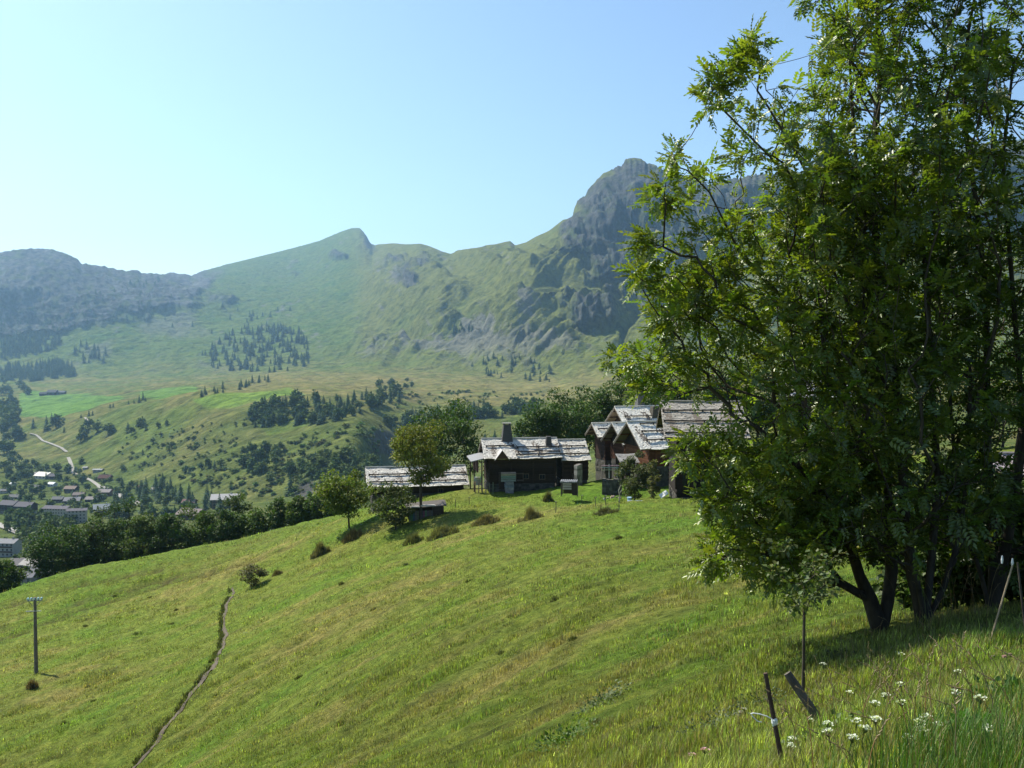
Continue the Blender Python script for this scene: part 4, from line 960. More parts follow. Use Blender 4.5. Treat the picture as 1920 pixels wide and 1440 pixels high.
for i, (px, py, Y, h, wd, lb) in enumerate(((1010, 870, 150, 8.5, 8, 'dark rounded tree behind the ridge of the chimney barn'), (1062, 872, 152, 11, 10, 'largest dark tree behind the gap between the barns'), (1120, 860, 158, 10.5, 8, 'dark tree directly left of the tall gabled barn'),
      (1180, 850, 160, 13.5, 9, 'tall dark tree rising behind the tall gabled barn'), (1245, 850, 152, 14, 9, 'dark tree behind the chimneys of the tall gabled barn'), (1330, 850, 150, 14, 10, 'dark tree behind the ridge of the largest barn'), (1420, 850, 150, 15, 10, 'dark tree seen through the ash leaves beside the farther roof'), (1560, 850, 140, 14, 12, 'dark tree mass seen through the middle of the ash crowns'), (1720, 850, 130, 14, 12, 'dark tree mass behind the ash trunks at the right'), (1880, 850, 125, 13, 12, 'dark tree at the right edge beyond the ash crowns'))):
    place_tree(round_tree_meshes(h, wd, .12, .32, 8500, (.042, .085, .014), 420+i, ncl=50), 'broadleaf_tree', P(px, py, Y), lb, None, rz=i)
# the row of dark trees behind the brow of the meadow
row = [(8,1130,154,7.2,5.5),(104,1090,152,11.5,8.6),(152,1085,158,11,7.5),(196,1085,160,12,8),(232,1075,166,12.8,8),(268,1062,158,8.5,7.5),(300,1060,172,10.8,8.5),(322,1050,158,8.2,7),(352,1048,166,9.6,7.5),(388,1042,160,7.6,6.5),(425,1034,158,7.8,6.2),(452,1026,166,8.6,6.5),(492,1018,160,7.6,7),(530,1008,158,6.6,5.6),(566,1000,156,6,5.5),(590,992,156,6,6),(628,975,158,5.2,6)]
pl_ = ['first', 'second', 'third', 'fourth', 'fifth', 'sixth', 'seventh', 'eighth', 'ninth', 'tenth', 'eleventh', 'twelfth', 'thirteenth', 'fourteenth', 'fifteenth', 'sixteenth', 'seventeenth']
for i, (px, py, Y, h, wd) in enumerate(row):
    h *= (.80 if i in (1, 2) else .98); wd *= .93
    z = P(px, py+6, Y); hue = ((.055, .098, .014), (.042, .082, .014), (.060, .098, .015))[i % 3]
    z2 = Vector((z.x, z.y, min(z.z, float(zbase(z.x, z.y))+.3)))
    lb = 'dark tree %s in the row behind the meadow brow, counted from the left' % pl_[i]
    if i == 0: lb = 'dark tree cut by the left edge, below the grey roofs of the village'
    if i == 1: lb = 'tallest dark rounded tree at the left end of the row behind the meadow'
    place_tree(round_tree_meshes(h+(z.z-z2.z), wd, .10, .30, 8500, hue, 440+i, ncl=44), 'broadleaf_tree', z2, lb, 'trees in the row behind the meadow brow', rz=i*1.3)
# climbing shrubs on the barns
place_tree(round_tree_meshes(4.6, 3.6, .05, .17, 4800, (.075, .095, .032), 470, ncl=34), 'shrub', G(1190, 938), 'tall bushy shrub in front of the orange-walled gabled barn', None, cat='shrub')
place_tree(round_tree_meshes(4.0, 1.4, .03, .14, 2200, (.13, .14, .055), 471, ncl=26, shape='column'), 'climbing_shrub', P(1225, 940, 95.5), 'narrow pale upright shrub at the left corner of the largest barn', None, cat='shrub')
# ---- shrubs and tussocks on the meadow
def tussock(px, py, h, wd, label, hue=(.13, .12, .045), n=900, name='grass_tussock', cat='tussock', lean=.55):
    g = G(px, py); m = n; a = rng.uniform(0, 2*math.pi, m); r_ = np.minimum(np.abs(rng.normal(size=m)), 1.6 if m > 200 else .9)*wd/2*.42
    pos = np.stack([np.cos(a)*r_, np.sin(a)*r_*.7, zn(g.x+np.cos(a)*r_, g.y+np.sin(a)*r_*.7)-g.z], 1)
    hh = h*np.exp(-(r_/(wd/2)*1.25)**2)*rng.uniform(.45, 1.2, m)*(.75+.5*np.clip(fbm(pos[:, 0]*1.7+px, pos[:, 1]*1.7, 2, 5), -.6, 1))
    V, F, cc = blades(pos, hh, np.full(m, .03*wd/2+.012), np.tile(hue, (m, 1)), 3, .05, lean)
    o = link(name, mesh_np(name, V, F, M_GRASS, cc)); o.location = g; return tag(o, label, cat)
M_HOUSE = surf_mat('house_paint', rough=1.0, scale=1.5, var=.2, bump=0, spec=0.0)
# ================================================================== the village in the valley
LIL = (.16, .148, .155); WHT = (.5, .48, .45); BRN = (.05, .03, .022); CRM = (.50, .45, .36); GRY = (.17, .165, .16)
def chalet(px, py, wpx, hpx, rc, wc, label, rz=0, deep=.9, pitch=20, floors=2, bal=True, name='chalet', flat=False, nwin=3):
    g = far_hit(px, py); s = g.y/FPX; rc = tuple(c*(.60 if max(rc) < .7 else 1.0) for c in rc) if rc not in (LIL, GRY) else rc; W = wpx*s; Hh = hpx*s; D = W*deep; tp = math.tan(R(pitch)); rise = 0 if flat else min(Hh*.5, D/2*tp); wh = Hh-rise
    t = empty(name, g, R(rz), label, 'house', 'houses of the village in the valley')
    m = MB(); half = floors > 1 and wc is BRN
    m.box(-W/2, W/2, -D/2, D/2, -wh*1.5, wh*.45, (.22, .20, .18) if half else wc); m.box(-W/2-.04, W/2+.04, -D/2-.04, D/2+.04, wh*.45, wh, wc)
    if rise:
        m.add([(-W/2-.03, -D/2, wh), (-W/2-.03, D/2, wh), (-W/2-.03, 0, wh+rise)], [(0, 2, 1)], wc); m.add([(W/2+.03, -D/2, wh), (W/2+.03, D/2, wh), (W/2+.03, 0, wh+rise)], [(0, 1, 2)], wc)
    m.build('wall', M_HOUSE, t); o = W*.06+.3; r = MB(); zt = .22
    if flat: r.box(-W/2-o, W/2+o, -D/2-o, D/2+o, wh+.01, wh+.4, rc)
    else:
        ze = wh-o*rise/(D/2)
        for sg in (-1, 1):
            y = sg*(D/2+o); r.add([(-W/2-o, y, ze+.03), (W/2+o, y, ze+.03), (W/2+o, 0, wh+rise+.03), (-W/2-o, 0, wh+rise+.03), (-W/2-o, y, ze+.03+zt), (W/2+o, y, ze+.03+zt), (W/2+o, 0, wh+rise+.03+zt), (-W/2-o, 0, wh+rise+.03+zt)],
                  [(0, 1, 2, 3), (4, 7, 6, 5), (0, 4, 5, 1), (1, 5, 6, 2), (3, 2, 6, 7), (0, 3, 7, 4)], rc)
    rf = r.build('roof', M_HOUSE, t)
    if not flat and W > 8: c = MB(); c.box(W*.2, W*.2+.7, -.35, .35, wh+rise*.6, wh+rise+1.3, (.35, .33, .3)); c.build('chimney', M_HOUSE, rf)
    for f in range(floors):
        z0 = wh*(f+.35)/floors
        for k in range(nwin):
            x = -W/2+W*(k+.5)/nwin; ww = W/nwin*.38; wz = wh/floors*.42; q = MB()
            q.box(x-ww/2, x+ww/2, -D/2-.10, -D/2-.045, z0, z0+wz, (.03, .035, .04)); q.build('window', M_METAL, t)
        if bal and f > 0:
            q = MB(); q.box(-W/2*.92, W/2*.92, -D/2-1.1, -D/2-1.0, z0-wz*.7, z0-wz*.05, tuple(c*1.6 for c in BRN)); q.box(-W/2*.92, W/2*.92, -D/2-1.0, -D/2-.05, z0-wz*.72, z0-wz*.62, BRN); q.build('balcony', M_WOOD, t)
    return t
T = [
 (103,975,44,27,LIL,CRM,'long cream apartment block with rows of windows, left wing',-8,.45,18,4,False,8),
 (140,980,32,27,LIL,CRM,'cream apartment block joined to the right of the long one',14,.5,18,4,False,5),
 (188,965,30,20,(.42,.45,.46),(.12,.10,.09),'dark chalet with a blue-grey roof right of the cream apartment block',24,.9,26,2,True,3),
 (14,962,30,24,LIL,BRN,'big brown house with a lilac-grey roof at the left edge of the village',-14,.8,26,3,True,4),
 (44,965,30,24,LIL,BRN,'brown gabled house beside the big one at the left edge',-12,.8,26,3,True,4),
 (10,1042,34,32,(.45,.44,.44),(.40,.38,.35),'pale apartment house with a grey-white roof at the left edge by the road',-6,.8,20,3,True,4),
 (34,1072,34,26,(.40,.36,.34),BRN,'dark chalet with a brownish roof, second nearest in the village',20,1,28,2,True,3),
 (62,1074,40,30,(.66,.62,.56),BRN,'dark chalet with a bright cream roof in the foreground of the village',-24,1,28,2,True,3),
 (74,1112,38,22,(.34,.33,.33),(.25,.22,.2),'nearest village roof, broad and grey, just above the meadow edge',8,1,20,1,False,3),
 (40,1112,34,22,(.32,.31,.32),(.25,.22,.2),'wide grey roof left of the nearest one, just above the meadow edge',4,1,20,1,False,3),
 (80,897,26,12,(.85,.80,.66),(.6,.55,.45),'small house with a glaring cream-white roof at the far side of the village',-20,.9,24,1,False,3),
 (66,893,16,8,(.5,.48,.46),BRN,'small brown house left of the glaring white roof',5,.9,24,2,False,2),
 (100,898,18,10,LIL,BRN,'small brown house right of the glaring white roof',12,.9,24,2,False,2),
 (94,912,13,8,(.8,.8,.8),(.5,.5,.5),'tiny house with a white roof below the glaring one',-20,.9,24,1,False,2),
 (20,911,9,6,(.8,.8,.78),(.6,.6,.6),'tiny white house at the far left of the village',0,.9,24,1,False,2),
 (130,924,20,13,(.42,.33,.27),BRN,'brown chalet with a tan roof in the middle of the village',-6,.9,24,2,True,3),
 (144,935,18,12,(.36,.30,.27),(.16,.09,.06),'reddish chalet just right of the tan-roofed one',5,.9,24,2,True,3),
 (62,918,16,9,GRY,BRN,'little dark chalet half hidden by trees above the lilac roofs',0,.9,24,2,False,2),
 (105,942,18,11,GRY,BRN,'dark chalet directly above the left wing of the cream block',0,.9,24,2,False,3),
 (132,944,26,12,(.36,.35,.36),BRN,'grey-roofed chalet directly above the right wing of the cream block',10,.9,22,2,False,3),
 (170,940,22,9,(.40,.36,.34),BRN,'long low chalet left of the pale road',0,.9,20,1,False,3),
 (192,930,24,13,(.44,.40,.38),(.16,.11,.08),'chalet with a pinkish roof at the upper end of the pale road',0,.9,20,2,False,3),
 (194,902,20,12,(.20,.12,.10),(.13,.07,.05),'red-brown chalet alone on the slope above the village',0,.9,28,1,False,3),
 (181,884,16,5,(.55,.55,.52),(.3,.3,.28),'low pale shed on the green patch above the village',0,.8,10,1,False,2),
 (157,880,8,5,(.6,.58,.55),(.4,.35,.3),'tiny pale hut beside the track on the slope',0,.9,20,1,False,2),
 (352,946,22,10,(.34,.22,.20),(.2,.15,.12),'house with a dull red roof among the conifers',0,.9,24,1,False,3),
 (357,973,42,20,(.40,.33,.30),(.14,.09,.07),'large brown chalet with a pinkish roof behind the row of trees',-22,.9,24,2,True,4),
 (420,952,46,26,(.62,.60,.58),(.22,.16,.12),'broad chalet with a white metal roof and balconies at the right end of the village',10,.8,20,3,True,5),
 (4,925,14,8,GRY,(.4,.36,.33),'grey-roofed house cut by the left edge',0,.9,20,2,False,2),
 (22,935,18,8,GRY,BRN,'small grey-roofed chalet above the big lilac roofs',0,.9,24,2,False,2),
 (288,922,12,8,(.55,.5,.45),(.45,.38,.3),'small pale house glimpsed between the conifers',0,.9,24,1,False,2),
 (262,918,10,8,(.35,.2,.18),(.3,.2,.15),'small reddish house glimpsed between the conifers',0,.9,24,1,False,2),
 (82,741,14,6,(.16,.15,.15),BRN,'dark farmhouse on the bright green field, left one',0,.8,24,1,False,2),
 (98,741,16,10,(.20,.20,.21),BRN,'dark farmhouse on the bright green field, middle one',0,.9,28,1,False,2),
 (114,740,14,7,(.28,.28,.30),(.15,.12,.1),'grey farm shed on the bright green field, right one',0,.8,20,1,False,2),
]
for (px, py, w_, h_, rc_, wc_, lb, rz, dp, pt_, fl_, bal, nw) in T:
    chalet(px, py, w_, h_, rc_, wc_, lb, rz, dp, pt_, fl_, bal, nwin=nw, name='apartment_block' if 'apartment' in lb else ('farmhouse' if 'farm' in lb else 'chalet'))
def road(name, label, pts, wm, colr, lift=.5):
    pp = []
    for a, b in zip(pts[:-1], pts[1:]):
        n = max(2, int(math.hypot(b[0]-a[0], b[1]-a[1])/2))
        for k in range(n): pp.append((a[0]+(b[0]-a[0])*k/n, a[1]+(b[1]-a[1])*k/n))
    pp.append(pts[-1]); W = [far_hit(*p) for p in pp]; V = []; n = len(W)
    for i, p in enumerate(W):
        d = (W[min(i+1, n-1)]-W[max(i-1, 0)]); d.z = 0
        if d.length < 1e-6: d = Vector((1, 0, 0))
        d.normalize(); s = Vector((d.y, -d.x, 0)); V += [p-s*wm/2+Vector((0, 0, lift)), p+s*wm/2+Vector((0, 0, lift))]
    F = [[2*i, 2*i+1, 2*i+3, 2*i+2] for i in range(n-1)]
    tag(link(name, mesh_np(name, [tuple(v) for v in V], F, M_DIRT, np.tile(colr, (len(V), 1)))), label, kind='structure')
ROADC = (.32, .30, .27)
road('road', 'pale road through the village at the left', [(-20,982),(12,992),(40,1004),(68,1014),(96,1022)], 9, ROADC, 1.0)
road('road', 'pale road climbing behind the village', [(184,914),(200,920),(225,932),(245,942),(264,950)], 9, ROADC, 1.2)
road('track', 'pale track up the grassy slope', [(54,813),(66,816),(78,827),(92,832),(112,840),(122,848)], 5, (.30, .28, .24), .8)
road('track', 'pale zigzag track below the fields', [(158,783),(163,790),(172,795),(182,794)], 5, (.30, .28, .24), .8)
road('track', 'pale lane down to the village', [(125,858),(130,872),(134,888),(150,894),(168,902),(184,914)], 5, (.30, .28, .24), .8)
# ================================================================== woods of the valley
def conifer_mesh(seed, H=1.0, W=.50):
    r_ = np.random.default_rng(seed); V, F, Cc = [], [], []
    def add(v, f, c):
        b = len(V); V.extend(v); F.extend([[i+b for i in q] for q in f]); Cc.extend([c]*len(v))
    nt_ = 11
    for k in range(nt_):
        z = H*(.06+.90*k/nt_); rad = W/2*(1-(k/nt_)**1.15)*r_.uniform(.8, 1.15)+.012; nb = 9 if k < 8 else 6
        for j in range(nb):
            a = 2*math.pi*(j+r_.uniform(-.3, .3))/nb; rr_ = rad*r_.uniform(.65, 1.15); wv = rr_*.55; dz = H*.055
            c = r_.uniform(.7, 1.25); cx, cy = math.cos(a), math.sin(a)
            p0 = (0, 0, z+dz*1.5); p1 = (cx*rr_-cy*wv*.5, cy*rr_+cx*wv*.5, z-dz*r_.uniform(.2, .9)); p2 = (cx*rr_*1.12, cy*rr_*1.12, z-dz*.5); p3 = (cx*rr_+cy*wv*.5, cy*rr_-cx*wv*.5, z-dz*r_.uniform(.2, .9))
            add([p0, p1, p2, p3], [[0, 1, 2], [0, 2, 3]], c)
    add([(-.02, 0, 0), (.02, 0, 0), (0, .02, H*.5)], [[0, 1, 2]], .6); add([(0, 0, H*1.02), (.012, .0, H*.9), (-.012, 0, H*.9)], [[0, 1, 2]], 1)
    return np.array(V), np.array(F), np.array(Cc)
def blob_mesh(seed, n=230, leaf=.17):
    """a round-crowned tree of height one"""
    r_ = np.random.default_rng(seed); ncl = 11; cl = []
    while len(cl) < ncl:
        v = r_.normal(size=3); v /= np.linalg.norm(v); q = r_.uniform(.2, 1)**.5; cl.append((v[0]*.27*q, v[1]*.27*q, .55+v[2]*.33*q))
    cl = np.array(cl); idx = r_.integers(0, ncl, n); v = r_.normal(size=(n, 3)); v /= np.linalg.norm(v, axis=1, keepdims=True)
    pos = cl[idx]+v*.15*r_.uniform(.6, 1.1, (n, 1)); V, F, k = scatter(QUAD, QF, pos-v*leaf*.3, rand_rot(n, 0, v+r_.normal(size=(n, 3))*.5), leaf*r_.uniform(.6, 1.3, n))
    tr = MB(); tr.tube([(0, 0, -.05), (0, 0, .4)], [.03, .02], 4); b = len(V); V = np.concatenate([V, np.array(tr.v)]); tf = [f for f in tr.f if len(f) == 4][:4]
    F = np.concatenate([F, np.array([[f[0]+b, f[1]+b, f[2]+b] for f in tf]+[[f[0]+b, f[2]+b, f[3]+b] for f in tf])])
    c = np.concatenate([np.repeat(r_.uniform(.75, 1.25, n), k), np.full(len(tr.v), .5)]); return V, F, c
CON = [conifer_mesh(s) for s in range(4)]; BLB = [blob_mesh(10+s) for s in range(5)]
CH = (.030, .066, .024); BH = (.058, .100, .024); BH2 = (.088, .125, .030)
CONM = [mesh_np('conifer', V, F, M_FARFOL, np.array(CH)[None]*c[:, None]) for V, F, c in CON]
BLBM = [mesh_np('tree', V, F, M_FARFOL, np.array(h)[None]*c[:, None]) for h in (BH, BH2) for V, F, c in BLB]
cnt = {'c': 0, 'b': 0}; MASS = {}
def put(kind, px, py, hpx, label, group, mass=None, wide=1.0):
    g = far_hit(px, py); H = hpx/FPX*g.y
    if kind == 'c':
        me = CONM[rnd.randrange(4)]; w_ = H*rnd.uniform(.9, 1.35)*wide; nm = 'conifer'
    else: me = BLBM[rnd.randrange(10)]; w_ = H*rnd.uniform(1.0, 1.5)*wide; nm = 'broadleaf_tree'
    rz = rnd.uniform(0, 6.28)
    if mass is not None or cnt[kind] >= 290:
        key = (mass or group); MASS.setdefault(key, []).append((kind, g, H, w_, rz)); return
    cnt[kind] += 1
    o = bpy.data.objects.new(nm, me); C.objects.link(o); o.location = g-Vector((0, 0, H*.03)); o.scale = (w_, w_, H); o.rotation_euler = (0, 0, rz)
    tag(o, label, 'conifer' if kind == 'c' else 'tree', group)
def wood(n, pts, hp, kind, label, group, mass=None, sig=None, wide=1.0):
    """n trees inside a polygon of the survey"""
    xs = [p[0] for p in pts]; ys = [p[1] for p in pts]; k = 0; tr = 0; L = []
    while k < n and tr < n*60:
        tr += 1; x, y = rnd.uniform(min(xs), max(xs)), rnd.uniform(min(ys), max(ys)); ins = False
        for (x0, y0), (x1, y1) in zip(pts, pts[1:]+pts[:1]):
            if (y0 > y) != (y1 > y) and x < (x1-x0)*(y-y0)/(y1-y0)+x0: ins = not ins
        if ins and (mass is None or ('bush' not in mass and 'knoll' not in mass) or float(pn(x/17., y/8., 3)) > .02): L.append((x, y)); k += 1
    for x, y in L: put(kind if len(kind) == 1 else rnd.choice(kind), x, y, rnd.uniform(*hp), label, group, mass, wide)
# nearest and largest first
wood(22, [(200,948),(262,935),(330,935),(440,945),(440,972),(300,975),(210,972)], (22,40), 'c', 'dark conifer among the houses behind the row of trees', 'conifers in the village')
wood(22, [(205,950),(262,940),(440,950),(440,975),(300,980),(210,975)], (16,28), 'b', 'broadleaf tree among the houses behind the row of trees', 'broadleaf trees in the village')
wood(14, [(245,925),(330,905),(345,930),(250,945)], (20,34), 'c', 'conifer on the slope behind the pale road', 'conifers in the village')
for x, y, h in ((351,938,36),(385,944,38),(270,925,34),(288,930,36),(225,915,24),(320,938,30),(335,944,34),(233,936,26)): put('c', x, y, h, 'tall dark conifer standing above the village roofs', 'tall conifers above the village roofs')
wood(30, [(0,890),(60,870),(140,880),(165,905),(150,935),(60,930),(0,950)], (10,20), 'cb', 'tree between the small houses at the far side of the village', 'trees between the far village houses')
wood(34, [(0,975),(60,965),(90,985),(150,985),(110,1035),(60,1045),(30,1020),(0,1005)], (20,34), 'b', 'broadleaf tree along the road in the village', 'trees along the village road')
wood(26, [(0,915),(230,905),(260,950),(200,990),(150,985),(80,1000),(0,1000)], (13,24), 'b', 'broadleaf tree between the houses in the middle of the village', 'trees in the middle of the village')
wood(26, [(0,860),(30,855),(125,880),(150,905),(60,900),(0,905)], (12,22), 'b', 'tree in the wood at the upper edge of the village', 'trees at the upper edge of the village')
wood(20, [(0,770),(30,760),(40,800),(30,850),(0,860)], (16,28), 'b', 'tree in the wood at the left edge above the village', 'trees at the left edge above the village')
wood(14, [(0,700),(60,735),(25,760),(0,760)], (10,18), 'b', 'small tree left of the bright green field', 'trees left of the bright green field')
# lower slopes
for x, y, h in ((345,884,16),(352,886,18),(375,878,14),(388,874,20),(400,876,18),(412,872,16),(155,820,26),(148,826,18),(118,808,14),(166,800,20),(180,808,24),(200,812,22),(208,806,16),(238,808,22),(245,812,16),(262,800,22),(272,804,16),(295,800,12),(310,795,12),(320,838,14),(265,850,14),(285,828,12),(148,866,13),(85,803,30),(103,800,28),(60,800,22),(20,755,16),(542,925,44),(505,905,24),(470,880,26),(455,872,24),(515,868,22),(560,870,16),(580,890,28),(612,862,22),(630,878,26),(648,862,30),(662,880,30),(590,862,22),(524,840,16),(480,850,14),(700,915,34),(670,905,28)):
    put('c' if rnd.random() < .4 else 'b', x, y+3, h, 'single tree on the grassy slope above the village', 'scattered trees on the slope above the village')
wood(34, [(430,865),(470,845),(560,850),(610,870),(620,900),(560,905),(480,890)], (12,24), 'b', 'leafy tree in the rough pasture below the wood', 'trees in the rough pasture')
wood(26, [(600,860),(680,850),(685,900),(640,925),(590,915)], (14,26), 'b', 'leafy tree beside the shaded ravine', 'trees beside the shaded ravine')
wood(18, [(690,880),(705,870),(730,905),(725,930),(690,930)], (18,30), 'cb', 'tree at the bottom of the ravine', 'trees beside the shaded ravine')
wood(60, [(465,785),(500,755),(520,752),(530,795),(480,805)], (14,24), 'cb', 'tree at the left end of the dark wood on the bench', 'trees of the dark wood on the bench')
wood(110, [(500,765),(530,758),(610,752),(700,745),(770,738),(770,752),(690,770),(640,790),(560,800),(520,795)], (16,28), 'ccb', 'tree in the dark wood on the bench', 'trees of the dark wood on the bench')
wood(120, [(725,795),(790,778),(870,768),(1010,765),(1015,774),(900,790),(860,805),(790,800),(720,808)], (16,26), 'ccb', 'tree in the strip of dark wood behind the hamlet', 'trees of the strip of wood behind the hamlet')
wood(16, [(860,835),(960,815),(1000,800),(1000,812),(900,850)], (16,26), 'c', 'conifer just beyond the chimney barn roof', 'conifers beyond the chimney barn')
wood(14, [(700,720),(770,712),(776,730),(720,735)], (8,14), 'b', 'tree in the small grove above the dark wood', 'trees of the small grove above the dark wood')
wood(20, [(365,742),(420,728),(500,712),(550,704),(552,708),(500,718),(430,735),(368,748)], (9,17), 'c', 'conifer in the line along the edge of the plateau', 'conifers along the plateau edge')
for x, y, h in ((95,792,20),(103,790,14),(165,780,12),(172,779,11),(205,765,10),(211,764,10),(240,758,8),(260,755,16),(267,750,18),(272,752,10),(250,756,8),(150,783,9)): put('c', x, y, h, 'small conifer along the edge of the bright green fields', 'conifers along the bright green fields')
# mountain woods: one mass each, with single trees on their rims
wood(210, [(0,690),(60,688),(110,680),(135,690),(140,706),(60,715),(0,716)], (11,20), 'c', '', '', mass='dark spruce wood at the foot of the hazy massif at the left')
wood(260, [(375,662),(430,630),(470,622),(560,615),(578,650),(580,692),(500,700),(440,695),(395,694)], (10,18), 'c', '', '', mass='dark wood on the rocky knoll below the grassy mountain')
wood(170, [(0,640),(120,620),(110,650),(60,670),(0,675)], (9,17), 'c', '', '', mass='steep wood below the cliffs of the hazy massif')
wood(26, [(450,600),(480,590),(500,610),(560,620),(568,640),(520,640),(460,625)], (9,17), 'c', 'conifer on the ledge above the wooded knoll', 'conifers on the ledge above the wooded knoll')
wood(20, [(140,640),(200,660),(210,680),(160,690),(140,670)], (10,20), 'c', 'single conifer on the stony bench below the massif', 'conifers on the stony bench below the massif')
wood(12, [(300,600),(420,570),(560,580),(540,600),(330,640)], (7,14), 'c', 'small single conifer high on the rocky spur', 'conifers high on the rocky spur')
wood(18, [(845,618),(865,610),(890,612),(885,622),(850,628)], (6,12), 'c', 'dwarf conifer on the rib above the scree', 'dwarf conifers on the rib above the scree')
wood(44, [(870,690),(905,672),(980,670),(1035,690),(1030,720),(940,712),(880,698)], (7,17), 'c', 'dwarf conifer at the foot of the scree below the peak', 'dwarf conifers at the foot of the scree')
wood(110, [(300,520),(120,560),(0,590),(0,640),(130,620),(300,600),(330,560)], (5,10), 'c', '', '', mass='dwarf pines on the cliffs of the hazy massif')
wood(420, [(440,870),(560,820),(690,790),(720,800),(700,880),(600,935),(450,930),(330,900)], (3,8.5), 'b', '', '', mass='low bushes covering the rough pasture', wide=1.6)
wood(150, [(200,830),(330,800),(480,780),(440,860),(300,900),(250,880)], (3,6.5), 'b', '', '', mass='low bushes on the grassy slope', wide=1.5)
wood(90, [(700,740),(860,735),(1040,735),(1040,750),(870,765),(720,770)], (2.5,6), 'b', '', '', mass='low bushes on the plateau', wide=1.6)
wood(130, [(0,880),(240,880),(260,1000),(0,1060)], (7,16), 'b', '', '', mass='garden bushes of the village', wide=1.2)
for key, L in MASS.items():
    Vs, Fs, Cs, b = [], [], [], 0
    for kind, g, H, w_, rz in L:
        V, F, c = (CON[rnd.randrange(4)] if kind == 'c' else BLB[rnd.randrange(5)]); h = CH if kind == 'c' else (BH if rnd.random() < .4 else BH2)
        if 'low bushes' in key: h = tuple(q*rnd.uniform(1.0, 1.6) for q in BH2)
        co, si = math.cos(rz), math.sin(rz); X = np.stack([(V[:, 0]*co-V[:, 1]*si)*w_+g.x, (V[:, 0]*si+V[:, 1]*co)*w_+g.y, V[:, 2]*H+g.z-H*.03], 1)
        Vs.append(X); Fs.append(F+b); Cs.append(np.array(h)[None]*c[:, None]); b += len(V)
    tag(link('distant_wood' if 'bush' not in key else 'bushes', mesh_np('wood', np.concatenate(Vs), np.concatenate(Fs), M_FARFOL, np.concatenate(Cs))), key if len(key.split()) > 3 else 'distant trees: '+key, kind='stuff')
g = G(475, 1100); place_tree(round_tree_meshes(2.5, 2.3, .02, .13, 3200, (.115, .115, .045), 480, ncl=26), 'meadow_shrub', g, 'brownish willowy shrub beside the upper end of the footpath', None, cat='shrub')
tussock(600, 1040, 1.5, 3.0, 'feathery grass clump left of the round tree shadow', (.16, .15, .06), 900)
tussock(660, 1010, 1.2, 3.2, 'brown herb clump under the round leaning tree', (.15, .125, .05), 900)
tussock(60, 1290, 1.0, 1.3, 'brown herb clump at the foot of the utility pole', (.16, .12, .055), 500)
tussock(995, 975, 1.2, 3.4, 'wide dark sedge clump on the meadow below the chimney barn', (.17, .155, .06), 1000)
tussock(1028, 940, 1.2, 1.6, 'upright weed clump left of the covered trough', (.10, .10, .035), 500)
tussock(910, 980, 1.0, 4.0, 'long herb clump on the bank below the picket fence', (.18, .16, .065), 900)
tussock(830, 1005, 1.3, 4.5, 'wide pale herb thicket below the low shed', (.15, .155, .055), 1200)
tussock(775, 1015, 1.1, 3.0, 'herb thicket at the foot of the dense dark low tree', (.14, .15, .05), 900)
tussock(520, 1078, .7, 1.6, 'brownish clump right of the willowy shrub', (.13, .11, .05), 400)
tussock(1135, 970, .7, 3.0, 'ragged clump on the meadow below the fence stakes', (.12, .12, .045), 600)
for px, py in ((215,1118),(160,1175),(330,1145),(255,1190),(165,1290),(175,1315),(322,1170),(280,1120),(700,1140),(640,1097),(960,1165),(1040,1135),(760,1060),(880,1090),(1330,1075),(1160,1010),(1075,1200),(940,1225),(560,1275),(640,1358),(405,1310),(120,1355),(1235,1380),(1120,1362)):
    tussock(px, py, .30*max(.4, min(1, G(px, py).y/60)), 1.0*max(.25, min(1, G(px, py).y/60)), 'small dark weed tuft scattered on the open meadow', (.10, .115, .03), 90, 'grass_tuft').__setitem__('group', 'weed tufts scattered over the meadow')
# ---- the footpath down the meadow
pth = [(243,1452),(270,1418),(300,1385),(322,1352),(345,1325),(352,1308),(378,1282),(402,1250),(417,1215),(424,1192),(419,1168),(424,1140),(430,1122),(441,1110),(434,1102)]
pp = [G(*q) for q in pth]; pts = []
for a, b in zip(pp[:-1], pp[1:]):
    n = max(2, int((b-a).length/.35))
    for k in range(n): pts.append(a.lerp(b, k/n))
pts.append(pp[-1]); A = np.array([(p.x, p.y) for p in pts]); A = np.stack([gsm(A[:, 0], 1.5), gsm(A[:, 1], 1.5)], 1)
A[:, 0] += .06*np.sin(np.arange(len(A))*.35)
T = np.gradient(A, axis=0); T /= np.linalg.norm(T, axis=1, keepdims=True); S = np.stack([T[:, 1], -T[:, 0]], 1)   # S points right
wd_ = (.13+.09*gsm(rng.normal(size=len(A)), 1.5))[:, None]
rowsP = [A+S*wd_*k for k in (-1.1, -.5, 0, .5, 1.1)]; V = []
for i, r_ in enumerate(rowsP): V.append(np.c_[r_, zn(r_[:, 0], r_[:, 1])+(.045, .08, .085, .08, .045)[i]])
V = np.stack(V, 1).reshape(-1, 3); q = np.arange(len(A)*5).reshape(-1, 5)
F = np.stack([q[:-1, :-1], q[:-1, 1:], q[1:, 1:], q[1:, :-1]], -1).reshape(-1, 4)
tag(link('footpath', mesh_np('footpath', V, F, M_DIRT, np.tile((.115, .095, .070), (len(V), 1)), True)), 'narrow bare earth footpath down the meadow', kind='structure')
